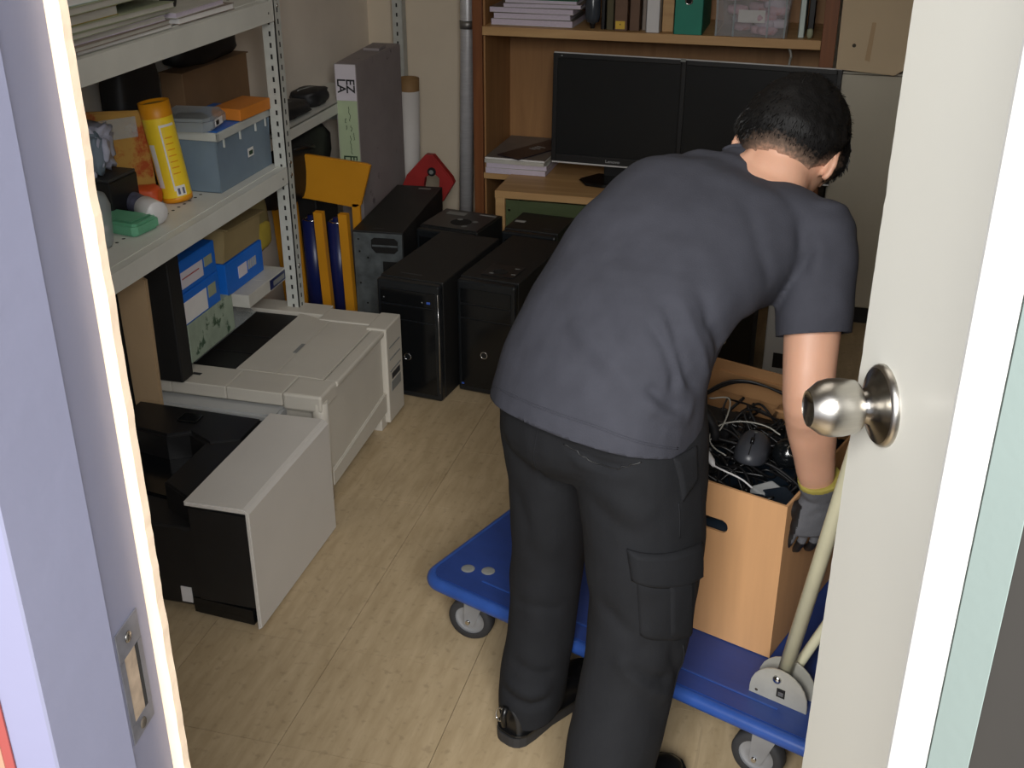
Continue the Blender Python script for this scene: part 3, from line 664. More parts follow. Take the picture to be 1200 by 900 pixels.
st = thing('storage_crate', 'black crate on the floor under the slumped nylon bag', 'crate', (-1.75, 3.20, 0))
B('crate_body', 'black_plastic', st, 0.0, 0.135, 0.30, 0.48, 0.0, 0.46, 0.006); B('crate_rim', 'black_plastic', st, -0.005, 0.140, 0.295, 0.485, 0.44, 0.458, 0.004)
for i, (x, y, sx, sy, sz, lab) in enumerate(((-1.67, 3.20, 0.06, 0.13, 0.018, 'black cable pouch on the wall shelf, nearest the rack upright'), (-1.675, 3.45, 0.06, 0.10, 0.022, 'black tool pouch in the middle of the wall shelf'), (-1.675, 3.64, 0.055, 0.07, 0.028, 'small black pouch on the wall shelf beside the tall carton'))):
    q = thing('black_pouch', lab, 'pouch', (x, y, 0.730), group='pouches on the wall shelf'); blob('pouch_body', 'black_bag', q, (sx, sy, sz), 5.1 + i * 3)
    MB().tube([(-0.02, -sy * 0.7, sz * 1.9), (0.0, 0, sz * 2.05), (0.02, sy * 0.6, sz * 1.85)], 0.0025, 6).build('zip', 'sticker_grey', q)

# ================================================================== UPPER SHELF
def flat_book(name, lab, cat, mat, x0, x1, y0, y1, z0, z1, rz=0, group=None, page='white_paper'):
    t = thing(name, lab, cat, ((x0 + x1) / 2, (y0 + y1) / 2, z0), rz, group)
    w, d, h = (x1 - x0) / 2, (y1 - y0) / 2, z1 - z0
    c_ = min(0.0016, h * 0.2)
    B('page_block', page, t, -w + 0.002, w - 0.002, -d + 0.002, d - 0.002, c_, h - c_)
    m_ = MB(); m_.mat(mat).box(-w, w, -d, d, 0, c_, 0.0004).box(-w, w, -d, d, h - c_, h, 0.0004).box(-w, -w + 0.0015, -d, d, 0, h)
    m_.build('cover', None, t); return t
fold = [('pale_grey', 'thin white paper pad at the very bottom of the upper shelf stack', 2.06, 2.42, 0.008, -1),
        ('taupe_cover', 'thin taupe folder second from the bottom of the upper shelf stack', 2.00, 2.41, 0.010, 1),
        ('lilac', 'lilac white paper pad third from the bottom of the upper shelf stack', 1.98, 2.40, 0.012, -1),
        ('sage', 'slim sage folder just above the lilac white pad', 2.02, 2.42, 0.011, 1),
        ('sage', 'wide sage green folder with a bent corner in the upper shelf stack', 1.98, 2.43, 0.013, -2),
        ('olive', 'olive yellow folder in the middle of the upper shelf stack', 1.72, 2.22, 0.020, 0),
        ('sage', 'top sage green folder beneath the thick white folder', 2.00, 2.42, 0.015, 2)]
z = UZ + 0.001
for i, (mt, lab, ya, yb, h, rz) in enumerate(fold):
    mt2 = 'lilac_paper' if mt == 'lilac' else mt
    flat_book('folder', lab, 'folder', mt2, -1.70, -1.437 + 0.004 * math.sin(i * 2.1), ya, yb, z, z + h, math.radians(rz * 0.6), 'folders stacked on the upper shelf', page='pale_grey' if mt != 'pale_grey' else 'white_paper')
    z += h + 0.0006
flat_book('folder', 'thick white folder near the top of the upper shelf stack', 'folder', 'pale_aqua', -1.70, -1.442, 1.84, 2.30, z, z + 0.024, 0, 'folders stacked on the upper shelf', page='white_paper'); z += 0.0248
flat_book('folder', 'teal edged white folder on top of the upper shelf stack', 'folder', 'pale_aqua', -1.70, -1.448, 1.80, 2.28, z, z + 0.02, math.radians(1), 'folders stacked on the upper shelf', page='pale_aqua')
flat_book('book', 'taupe covered book lying on the upper shelf beside the folder stack', 'book', 'taupe_cover', -1.70, -1.437, 2.46, 2.72, UZ + 0.001, UZ + 0.016, math.radians(-1), 'books on the upper shelf')
flat_book('book', 'grey lilac book on top of the taupe covered book', 'book', 'pale_grey', -1.70, -1.44, 2.44, 2.68, UZ + 0.0166, UZ + 0.030, math.radians(1.5), 'books on the upper shelf', page='lilac_paper')
cu = thing('black_cup', 'black cup standing on the grey lilac book of the upper shelf', 'cup', (-1.50, 2.52, UZ + 0.0312))
MB().lathe([(0, 0.0001), (0, 0.017), (0.01, 0.020), (0.09, 0.025), (0.09, 0.022), (0.012, 0.018), (0.006, 0.0001)], (0, 0, 0), (0, 0, 1), 24).build('cup_body', 'black_plastic', cu)
MB().ring((0, 0, 0.09), (0, 0, 1), 0.0235, 0.002).build('cup_rim', 'charcoal_plastic', cu)

# ================================================================== MIDDLE SHELF
# clear storage box with blue content
cb = thing('storage_box', 'clear plastic storage box of blue things standing on the middle shelf', 'storage box', (-1.472, 2.625, SZ), math.radians(0))
W, Dp, Hh = 0.165, 0.30, 0.158
m = MB(); m.mat('blue_tint')
def panel_box(m, w, d, h, t=0.002, taper=0.008):
    x0, x1, y0, y1 = -w, 0, 0, d
    m.prism([(x0 + taper, 0), (x1 - taper, 0), (x1, h), (x0, h)], y0, y0 + t, 'y'); m.prism([(x0 + taper, 0), (x1 - taper, 0), (x1, h), (x0, h)], y1 - t, y1, 'y')
    m.box(x0 + taper / 2, x0 + taper / 2 + t, y0, y1, 0, h); m.box(x1 - taper / 2 - t, x1 - taper / 2, y0, y1, 0, h); m.box(x0 + taper, x1 - taper, y0, y1, 0, t)
panel_box(m, W, Dp, Hh); m.build('box_wall', None, cb)
rm = MB(); rm.mat('clear_rim').box(-W - 0.006, 0.006, -0.006, 0.001, Hh - 0.022, Hh, 0.002).box(-0.001, 0.006, -0.006, Dp + 0.006, Hh - 0.022, Hh, 0.002).box(-W - 0.006, 0.006, Dp, Dp + 0.006, Hh - 0.022, Hh, 0.002)
for y in (0.03, 0.12, 0.21, 0.27): rm.box(-0.0015, 0.003, y, y + 0.004, Hh - 0.045, Hh - 0.02)
rm.build('rim', None, cb)
B('blue_sheet', 'blue_plastic', cb, -W - 0.002, 0.002, 0.0, Dp, Hh, Hh + 0.003, 0.001)
blob('blue_contents', 'blue_plastic', cb, (0.070, 0.138, 0.056), 2.0, 0.06, loc=(-W / 2, Dp / 2, 0.004), sq=0.35)
B('price_label', 'white_paper', cb, 0.0005, 0.0015, 0.155, 0.187, 0.055, 0.078); B('label_print', 'ink_green', cb, 0.0016, 0.002, 0.160, 0.182, 0.060, 0.071)
cs = thing('blister_pack', 'clear plastic clamshell pack on top of the blue storage box', 'pack', (-1.560, 2.655, SZ + 0.1625), math.radians(8))
MB().prism([(-0.075, -0.07), (0.062, -0.07), (0.078, -0.045), (0.078, 0.05), (0.055, 0.09), (-0.075, 0.09)], 0, 0.034, 'z', 0.008).build('shell', 'clear', cs)
blob('contents', 'charcoal_plastic', cs, (0.045, 0.04, 0.011), 8, 0.2, loc=(-0.005, 0.01, 0.006))
B('end_label', 'white_paper', cs, 0.0785, 0.0795, -0.03, 0.02, 0.008, 0.026); B('label_print', 'ink', cs, 0.0796, 0.080, -0.026, -0.006, 0.011, 0.022)
ob = thing('orange_carton', 'small orange carton lying on the far end of the blue storage box', 'carton', (-1.545, 2.745, SZ + 0.1625), math.radians(-4))
B('carton_body', 'orange_box', ob, 0.0, 0.085, 0.0, 0.155, 0, 0.030, 0.001); B('end_flap', 'orange_box', ob, 0.002, 0.083, -0.0012, 0, 0.002, 0.028)
bb = thing('brown_carton', 'dull brown cardboard box behind the orange carton on the middle shelf', 'carton', (-1.725, 2.70, SZ), math.radians(-3))
B('carton_body', 'kraft_dark', bb, 0.0, 0.07, 0.10, 0.44, 0.0, 0.262, 0.002); B('top_flap', 'kraft_dark', bb, 0.0, 0.073, 0.095, 0.27, 0.262, 0.265); B('top_flap', 'kraft_dark', bb, 0.0, 0.073, 0.272, 0.445, 0.262, 0.265)
bk = thing('black_bag', 'large black bag at the back of the middle shelf above the brown box', 'bag', (-1.695, 2.62, SZ)); blob('bag_body', 'black_bag', bk, (0.042, 0.10, 0.19), 9.4, 0.1)
bk2 = thing('black_bag', 'long black bag lying on the brown cardboard box of the middle shelf', 'bag', (-1.685, 2.97, SZ + 0.267)); blob('bag_body', 'black_bag', bk2, (0.048, 0.17, 0.036), 19.4, 0.12)
MB().tube(spline([(0.03, 0.15, 0.05), (0.045, 0.19, 0.08), (0.03, 0.2, 0.11)]), 0.003, 6).build('strap', 'black_plastic', bk2)
# amber envelope, yellow canister, bottle, green box, clear tub, black box, pale bag, red packet
en = thing('printed_envelope', 'amber padded envelope with red print standing behind the yellow canister', 'envelope', (-1.655, 2.475, SZ), math.radians(50))
en.rotation_euler = (math.radians(-5), 0, math.radians(52))
MB().prism([(-0.075, 0.0), (0.075, 0.0), (0.078, 0.225), (-0.072, 0.24)], -0.01, 0.01, 'y', 0.004).build('envelope_body', 'envelope', en)
B('clear_window', 'clear_thin', en, -0.05, 0.05, -0.0125, -0.0105, 0.165, 0.215)
cn = thing('yellow_canister', 'tall yellow canister leaning beside the blue storage box', 'canister', (-1.556, 2.545, SZ + 0.002))
cn.rotation_euler = (math.radians(1.5), math.radians(-7), 0); cn.scale = (1.2, 1.2, 1.0)
MB().lathe([(0.0, 0.0001), (0.0, 0.031), (0.012, 0.0325), (0.013, 0.0315)], (0, 0, 0), (0, 0, 1), 36).build('base_rim', 'orange_ring', cn)
MB().tube([(0, 0, 0.012), (0, 0, 0.215)], 0.0315, 36, caps=False).build('printed_wall', 'yellow_can', cn)
MB().lathe([(0.213, 0.0320), (0.250, 0.0322), (0.2505, 0.030), (0.243, 0.029), (0.243, 0.0001)], (0, 0, 0), (0, 0, 1), 36).mat('orange_ring').build('top_band', 'orange_ring', cn)
MB().lathe([(0.2435, 0.0285), (0.2435, 0.0001)], (0, 0, 0), (0, 0, 1), 30).build('tin_lid', 'tin', cn)
def curved_patch(r, a0, a1, z0, z1, n=10):
    m = MB(); vs = []
    for q in range(n + 1):
        a = math.radians(a0 + (a1 - a0) * q / n)
        vs.append((m.bm.verts.new((r * math.cos(a), r * math.sin(a), z0)), m.bm.verts.new((r * math.cos(a), r * math.sin(a), z1))))
    for p, q in zip(vs, vs[1:]): m.bm.faces.new((p[0], q[0], q[1], p[1]))
    return m
curved_patch(0.0320, -62, -56, 0.03, 0.19, 3).build('white_stripe', 'white_paper', cn)
curved_patch(0.0320, -62, 0, 0.190, 0.196, 10).build('white_stripe', 'white_paper', cn)
curved_patch(0.0320, -56, -18, 0.016, 0.042, 6).build('white_panel', 'white_paper', cn)
for a in (-50, -32): curved_patch(0.0322, a, a + 9, 0.020, 0.036, 3).build('print_block', 'label_grey', cn)
curved_patch(0.0320, -122, -96, 0.04, 0.15, 6).build('white_panel', 'white_paper', cn)
for q in range(7): curved_patch(0.0322, -50, -20, 0.072 + q * 0.015, 0.0745 + q * 0.015, 5).build('print_line', 'orange_ring', cn)
bt = thing('white_bottle', 'white capped clear bottle lying on its side at the front of the middle shelf', 'bottle', (-1.572, 2.395, SZ + 0.030), math.radians(-32))
ax = (1, 0, 0)
MB().lathe([(-0.075, 0.0001), (-0.075, 0.022), (-0.068, 0.025), (0.03, 0.025), (0.034, 0.023)], (0, 0, 0), ax, 28).build('bottle_body', 'clear', bt)
MB().lathe([(-0.05, 0.0256), (0.025, 0.0256)], (0, 0, 0), ax, 28).build('bottle_label', 'label_grey', bt)
MB().lathe([(0.024, 0.0265), (0.028, 0.0285), (0.088, 0.0285), (0.092, 0.0265), (0.092, 0.0001)], (0, 0, 0), ax, 28).build('white_cap', 'white_plastic', bt)
gb = thing('green_box', 'small green translucent plastic box in front of the lying bottle', 'box', (-1.555, 2.285, SZ), math.radians(-6))
MB().prism([(-0.065, -0.02), (0.05, -0.03), (0.062, -0.02), (0.062, 0.055), (0.05, 0.065), (-0.065, 0.06)], 0, 0.030, 'z', 0.006).build('box_body', 'green_plastic', gb)
MB().prism([(-0.055, -0.012), (0.045, -0.02), (0.05, 0.05), (-0.055, 0.052)], 0.030, 0.034, 'z', 0.002).build('box_lid', 'green_plastic', gb)
tb = thing('clear_tub', 'cloudy clear plastic tub holding white pieces beside the cream door edge', 'tub', (-1.565, 2.170, SZ))
MB().lathe([(0.0, 0.0001), (0.0, 0.046), (0.01, 0.052), (0.095, 0.056), (0.118, 0.048), (0.124, 0.030), (0.124, 0.0001)], (0, 0, 0), (0, 0, 1), 36).build('tub_body', 'clear', tb)
MB().box(-0.006, 0.010, -0.012, 0.012, 0.124, 0.150, 0.004).build('lid_tab', 'white_plastic', tb)
for q in range(9):
    wp = thing('white_piece', 'small white plastic piece heaped inside the clear tub', 'piece', (-1.565 + random.uniform(-0.022, 0.026), 2.170 + random.uniform(-0.024, 0.024), SZ + 0.004 + q * 0.0085), group='white pieces in the clear tub')
    blob('piece_body', 'white_plastic', wp, (0.012, 0.014, 0.008), q, 0.3, sub=2)
bx = thing('black_box', 'black box with a grey lid between the clear tub and the amber envelope', 'box', (-1.735, 2.33, SZ), math.radians(-2))
B('box_body', 'black_plastic', bx, 0.0, 0.135, 0.0, 0.115, 0, 0.100, 0.003); B('box_lid', 'charcoal_plastic', bx, 0.002, 0.133, 0.002, 0.113, 0.100, 0.108, 0.002)
rp_ = thing('orange_packet', 'red orange packet lying at the foot of the amber envelope', 'packet', (-1.600, 2.475, SZ), math.radians(20))
blob('packet_body', 'red_orange', rp_, (0.035, 0.030, 0.026), 4, 0.15, sq=0.5)
pb = thing('plastic_bag', 'crumpled pale lavender plastic bag on the lidded black box', 'bag', (-1.675, 2.375, SZ + 0.109)); blob('bag_body', 'pale_bag', pb, (0.055, 0.040, 0.058), 6.6, 0.45, sub=4, freq=2.8)
blob('blue_fold', 'blue_tint', pb, (0.02, 0.018, 0.045), 1.6, 0.3, loc=(0.035, -0.03, 0.01))

# ================================================================== BELOW THE MIDDLE SHELF
bp = thing('kraft_board', 'upright sheet of pale kraft board leaning beneath the middle shelf', 'cardboard', (-1.53, 2.255, 0))
MB().prism([(-0.045, 0.30), (0.03, 0.30), (0.035, 0.62), (0.012, 0.632), (-0.048, 0.625)], 0.0, 0.012, 'y', 0.002).build('outer_sheet', 'kraft_pale', bp)
MB().prism([(-0.045, 0.0), (0.03, 0.0), (0.03, 0.30), (-0.045, 0.30)], 0.0, 0.012, 'y', 0.002).build('lower_sheet', 'kraft_pale', bp)
B('dark_edge', 'black_matte', bp, -0.062, -0.048, -0.002, 0.012, 0.0, 0.62)
bl = thing('equipment_case', 'flat black equipment case standing on edge between the kraft board and blue cartons', 'case', (-1.55, 2.345, 0))
B('case_body', 'black_matte', bl, -0.13, 0.062, 0.0, 0.055, 0.309, 0.655, 0.004); B('case_cap', 'black_gloss', bl, -0.12, 0.055, 0.01, 0.05, 0.655, 0.664, 0.002)
def carton(name, lab, mat, x0, x1, y0, y1, z0, z1, rz=0.0, group=None):
    t = thing(name, lab, 'carton', (x1, y0, z0), rz, group)
    B('carton_body', mat, t, x0 - x1, 0, 0, y1 - y0, 0, z1 - z0, 0.0015)
    B('top_flap', mat, t, x0 - x1 + 0.001, -0.001, 0.001, (y1 - y0) / 2 - 0.001, z1 - z0, z1 - z0 + 0.0012); B('top_flap', mat, t, x0 - x1 + 0.001, -0.001, (y1 - y0) / 2 + 0.001, y1 - y0 - 0.001, z1 - z0, z1 - z0 + 0.0012)
    return t
XB = -1.50
wc = carton('flat_white_carton', 'low white carton with green print under the blue cartons', 'green_print', -1.72, XB, 2.42, 2.66, 0.33, 0.435)
carton('plain_white_carton', 'plain white carton on the floor below the green printed one', 'pale_grey', -1.74, -1.625, 2.42, 2.66, 0.0, 0.329)
c1 = carton('blue_carton', 'blue printed carton with a white label, lower of the near pair', 'blue_box', -1.72, XB, 2.41, 2.60, 0.437, 0.520, group='blue cartons under the rack shelf')
B('label', 'white_paper', c1, 0.0, 0.0012, 0.005, 0.12, 0.005, 0.062); B('label', 'sage', c1, 0.0, 0.001, 0.13, 0.17, 0.03, 0.062)
c2 = carton('blue_carton', 'blue printed carton with a pinkish label, upper of the near pair', 'blue_box', -1.72, XB - 0.002, 2.41, 2.60, 0.522, 0.605, group='blue cartons under the rack shelf')
B('label', 'label_white', c2, 0.0, 0.0012, 0.01, 0.12, 0.012, 0.055); B('red_line', 'red_paint', c2, 0.0013, 0.0017, 0.014, 0.10, 0.036, 0.039); B('label', 'sage', c2, 0.0, 0.001, 0.13, 0.17, 0.030, 0.055)
c3 = carton('blue_carton', 'single blue carton with a white printed strip beyond the near pair', 'blue_box', -1.72, XB, 2.64, 2.86, 0.43, 0.52, group='blue cartons under the rack shelf')
B('label', 'label_white', c3, 0.0, 0.0012, 0.07, 0.12, 0.028, 0.062); 
for q in range(4): B('print_letter', 'ink_white', c3, 0.0, 0.0012, 0.128 + q * 0.013, 0.137 + q * 0.013, 0.034, 0.060)
cw = carton('white_blue_carton', 'flat white carton with a blue printed front under the single blue carton', 'pale_grey', -1.74, -1.452, 2.665, 2.895, 0.392, 0.428)
B('blue_print', 'blue_dark', cw, 0.0, 0.0012, 0.13, 0.228, 0.004, 0.032); B('grey_print', 'sticker_grey', cw, 0.0012, 0.0018, 0.15, 0.22, 0.010, 0.024)
carton('support_carton', 'closed grey carton on the floor beneath the flat white carton', 'lilac_grey', -1.74, -1.63, 2.70, 2.95, 0.0, 0.391)
kb = thing('kraft_carton', 'khaki cardboard carton with a raised flap lying on the single blue carton', 'carton', (-1.505, 2.645, 0.5225))
MB().prism([(0.0, 0.0), (0.215, 0.0), (0.235, 0.075), (0.02, 0.085)], -0.20, 0.0, 'x', 0.002).build('carton_body', 'kraft_olive', kb)
MB().prism([(0.02, 0.086), (0.235, 0.076), (0.24, 0.079), (0.02, 0.090)], -0.20, 0.012, 'x', 0.001).build('carton_flap', 'kraft_olive', kb)
kb2 = thing('yellow_bag', 'crumpled grey and yellow bag on the flat carton near the slatted stand', 'bag', (-1.62, 2.955, 0.430)); blob('bag_body', 'beige_bag', kb2, (0.08, 0.06, 0.095), 22, 0.10, sq=0.45)
blob('yellow_fold', 'yellow_dull', kb2, (0.03, 0.055, 0.04), 2.7, 0.1, loc=(0.062, -0.01, 0.03), sq=0.5)

# ================================================================== BOOKCASE
bc = thing('bookcase', 'honey maple bookcase with reddish brown side panels against the back wall', 'bookcase', (-1.2, 4.0, 0))
Wd = 1.225
B('side_panel', 'wood_brown', bc, -0.005, 0.030, 0, 0.36, 0, 2.1, 0.001); B('side_panel', 'wood_brown', bc, Wd - 0.045, Wd, 0, 0.36, 0, 2.1, 0.001)
B('inner_lining', 'wood_back', bc, 0.030, 0.036, 0.02, 0.36, 0, 2.1)
B('back_panel', 'wood_back', bc, 0.0, Wd, 0.36, 0.372, 0, 2.1)
for z in (0.922, 1.45, 2.06): B('shelf', 'wood_light', bc, 0.031, Wd - 0.046, 0.0, 0.36, z, z + 0.030, 0.001)
B('low_shelf', 'wood_light', bc, 0.031, 0.40, 0.0, 0.36, 0.410, 0.432, 0.001)
B('bottom_board', 'wood_light', bc, 0.031, Wd - 0.046, 0.02, 0.36, 0.05, 0.075)
dk = thing('low_cabinet', 'low maple cabinet with a greenish glass door, monitors on its top', 'cabinet', (-1.062, 3.775, 0))
B('top_board', 'wood_light', dk, -0.002, 0.92, -0.004, 0.58, 0.411, 0.437, 0.001) if False else MB().prism([(-0.002, 0.0), (0.92, 0.0), (0.92, 0.215), (-0.002, 0.215)], 0.411, 0.4365, 'z', 0.001).build('top_board', 'wood_light', dk)
B('side_panel', 'wood_light', dk, 0.0, 0.034, 0.0, 0.21, 0.0, 0.411, 0.001); B('side_panel', 'wood_light', dk, 0.886, 0.92, 0.0, 0.21, 0.0, 0.411, 0.001)
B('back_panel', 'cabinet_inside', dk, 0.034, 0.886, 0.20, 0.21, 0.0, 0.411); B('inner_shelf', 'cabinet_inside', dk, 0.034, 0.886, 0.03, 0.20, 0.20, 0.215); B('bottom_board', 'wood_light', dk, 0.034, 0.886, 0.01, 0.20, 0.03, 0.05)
gd = B('glass_door', 'green_glass', dk, 0.037, 0.46, 0.004, 0.009, 0.055, 0.405); B('glass_door', 'green_glass', dk, 0.463, 0.883, 0.004, 0.009, 0.055, 0.405)
MB().cyl((0.05, 0.0, 0.37), (0.05, 0.005, 0.37), 0.004).build('door_stud', 'chrome', gd); B('glass_rail', 'wood_light', dk, 0.036, 0.884, 0.0, 0.010, 0.235, 0.245)
# desk surface behind the cabinet top, continuing into the bookcase
dt = thing('desk_board', 'maple desk board running into the bookcase under the monitors', 'desk', (-0.80, 4.0, 0))
B('board', 'wood_light', dt, 0.002, 0.775, -0.006, 0.355, 0.409, 0.4355, 0.001); B('leg_panel', 'wood_brown', dt, 0.05, 0.75, 0.30, 0.32, 0.076, 0.409)

SH = 0.953
def mag(i, lab, x0, x1, h, z, mt='lilac_paper', rz=0.0):
    t = thing('magazine', lab, 'magazine', ((x0 + x1) / 2, 4.045, z), rz, 'magazines stacked on the bookcase shelf')
    w = (x1 - x0) / 2
    B('page_block', mt, t, -w, w - 0.003, -0.01, 0.24, 0.001, h - 0.001); B('cover', 'grey_cover' if i != 4 else 'teal_binder', t, -w, w, -0.011, 0.241, h - 0.0012, h); B('cover', 'pale_grey', t, -w, w, -0.011, 0.241, 0, 0.0011)
labs = ['white paged magazine at the bottom of the bookcase pile', 'second lowest magazine of the bookcase pile', 'thick magazine in the middle of the bookcase pile', 'magazine jutting out to the right in the bookcase pile', 'teal topped magazine on top of the bookcase pile']
zz = SH + 0.0005
for i, (a, b_, h) in enumerate(((-1.146, -0.853, 0.022), (-1.135, -0.862, 0.019), (-1.152, -0.850, 0.018), (-1.10, -0.826, 0.014), (-1.095, -0.84, 0.012))):
    mag(i, labs[i], a, b_, h, zz, rz=math.radians((-1, 1.5, -2, 2, 0)[i])); zz += h + 0.0008
dbt = thing('dark_bottle', 'dark grey narrow necked bottle upside down beside the magazine pile', 'bottle', (-0.788, 4.05, SH))
MB().lathe([(0, 0.0001), (0, 0.006), (0.018, 0.010), (0.022, 0.022), (0.04, 0.026), (0.16, 0.026), (0.17, 0.0001)], (0, 0, 0), (0, 0, 1), 24).build('bottle_body', 'dark_bottle', dbt)
MB().lathe([(0, 0.0075), (0.016, 0.0112)], (0, 0, 0), (0, 0, 1), 16).build('nozzle', 'black_plastic', dbt)
def binder(name, lab, cat, mt, x0, x1, h=0.30, y=4.035, d=0.26, label=None, g='binders standing on the bookcase shelf'):
    t = thing(name, lab, cat, (x0, y, SH), 0, g); w = x1 - x0
    m_ = MB(); m_.mat(mt).box(0, 0.003, 0, d, 0, h, 0.0008).box(w - 0.003, w, 0, d, 0, h, 0.0008).box(0, w, 0, 0.003, 0, h, 0.0008); m_.build('cover', None, t)
    B('pages', 'white_paper', t, 0.004, w - 0.004, 0.006, d - 0.006, 0.004, h - 0.01)
    return t
binder('binder', 'slim black binder to the right of the dark bottle', 'binder', 'black_plastic', -0.756, -0.742, 0.28)
binder('book', 'dark olive book standing between the black and brown binders', 'book', 'cabinet_inside', -0.738, -0.712, 0.26, g='books standing on the bookcase shelf')
t = binder('binder', 'dark brown binder with a small yellow label at its foot', 'binder', 'brown_binder', -0.708, -0.662, y=4.02)
B('yellow_label', 'yellow_label', t, 0.005, 0.037, -0.0012, 0, 0.006, 0.032); text_part('label_mark', 'v', 'ink', t, (0.021, -0.0015, 0.022), (RX, 0, 0), 0.012)
binder('binder', 'mid brown binder right of the yellow labelled one', 'binder', 'brown_binder', -0.658, -0.622, y=4.03)
binder('book', 'taupe book between the brown and white binders', 'book', 'taupe_cover', -0.618, -0.602, y=4.05, g='books standing on the bookcase shelf')
binder('binder', 'white binder standing on the bookcase shelf', 'binder', 'white_plastic', -0.598, -0.552, y=4.01)
binder('binder', 'kraft coloured binder between the white and teal ones', 'binder', 'wood_light', -0.549, -0.508, y=4.04)
t = binder('binder', 'teal green lever arch binder with a finger hole', 'binder', 'teal_binder', -0.503, -0.408, y=4.00)
MB().ring((0.046, -0.002, 0.108), (0, 1, 0), 0.011, 0.0022).build('finger_ring', 'chrome', t); MB().lathe([(0, 0.0001), (0, 0.010)], (0.046, -0.0008, 0.108), (0, -1, 0), 18).build('finger_hole', 'dark_hole', t)
pc = thing('storage_box', 'clear plastic box of pink and grey packets on the bookcase shelf', 'storage box', (-0.372, 4.005, SH))
m = MB(); m.mat('box_film')
w = 0.245; m.prism([(0.012, 0), (w - 0.012, 0), (w, 0.15), (0, 0.15)], 0, 0.002, 'y').prism([(0.012, 0), (w - 0.012, 0), (w, 0.15), (0, 0.15)], 0.25, 0.252, 'y').box(0.006, 0.008, 0, 0.25, 0, 0.15).box(w - 0.008, w - 0.006, 0, 0.25, 0, 0.15).box(0.012, w - 0.012, 0, 0.25, 0, 0.002)
m.build('box_wall', None, pc)
for x in (0.006, 0.062, 0.172, 0.228): B('box_rib', 'clear', pc, x, x + 0.006, -0.003, 0.0, 0.0, 0.15)
B('box_lid', 'clear', pc, -0.006, w + 0.006, -0.006, 0.258, 0.15, 0.16, 0.003)
for q in range(22):
    k_ = thing('small_packet', 'small pink and grey packet piled inside the clear bookcase box', 'packet', (-0.372 + random.uniform(0.04, w - 0.04), 4.005 + (0.028 if q < 15 else 0.1) + random.uniform(0, 0.02), SH + 0.004 + (q % 6) * 0.021), random.uniform(-0.6, 0.6), 'packets in the clear bookcase box')
    blob('packet_body', ('pink_contents', 'lilac_paper', 'pink_contents')[q % 3], k_, (0.034, 0.018, 0.015), q * 1.7, 0.25, sub=2)
B('paper_slip', 'white_paper', pc, 0.078, 0.165, 0.006, 0.008, 0.045, 0.085)
binder('book', 'pale blue book standing right of the clear bookcase box', 'book', 'pale_aqua', -0.098, -0.078, 0.28, g='books standing on the bookcase shelf')
binder('book', 'dark book standing upright nearest the right bookcase side', 'book', 'black_plastic', -0.070, -0.050, 0.24, y=4.06, g='books standing on the bookcase shelf')
gw = thing('paper_wad', 'little greenish paper wad at the right end of the bookcase shelf', 'paper', (-0.060, 4.028, SH)); blob('wad_body', 'sage', gw, (0.010, 0.012, 0.016), 3, 0.3, sub=2)

# papers on the low shelf
z = 0.4335
for i, (h, mt, lab, dx) in enumerate(((0.020, 'lilac_paper', 'lilac white paper block at the bottom of the left stack in the bookcase', 0.0), (0.016, 'lilac_paper', 'middle paper block of the left stack in the bookcase', 0.003), (0.012, 'pale_grey', 'upper paper block of the left stack, just under the loose covers', -0.004))):
    t = thing('paper_block', lab, 'paper', (-1.160 + dx, 3.995, z), math.radians((-1, 1, -2)[i]), 'paper blocks on the low bookcase shelf')
    B('sheets', mt, t, 0, 0.225, 0, 0.33, 0, h); B('cover_sheet', 'pale_grey', t, 0, 0.228, 0, 0.332, h, h + 0.0008); z += h + 0.0012
t = thing('grey_document', 'grey covered document on top of the left paper stack', 'document', (-1.163, 4.0, z), math.radians(-2))
B('pages', 'white_paper', t, 0, 0.225, 0, 0.33, 0, 0.006); B('cover', 'grey_cover', t, 0, 0.226, 0, 0.331, 0.006, 0.0072); z += 0.0078
t = thing('brochure', 'dark purple brochure lying askew on the grey document', 'brochure', (-1.110, 4.03, z), math.radians(-28))
MB().prism([(-0.01, -0.01), (0.095, -0.01), (0.095, 0.28), (-0.01, 0.28)], 0, 0.004, 'z').build('pages', 'purple_cover', t)
for q in range(4): B('print_line', 'ink_white', t, 0.02, 0.05 + 0.01 * (q % 2), 0.13 + q * 0.014, 0.134 + q * 0.014, 0.004, 0.0046)

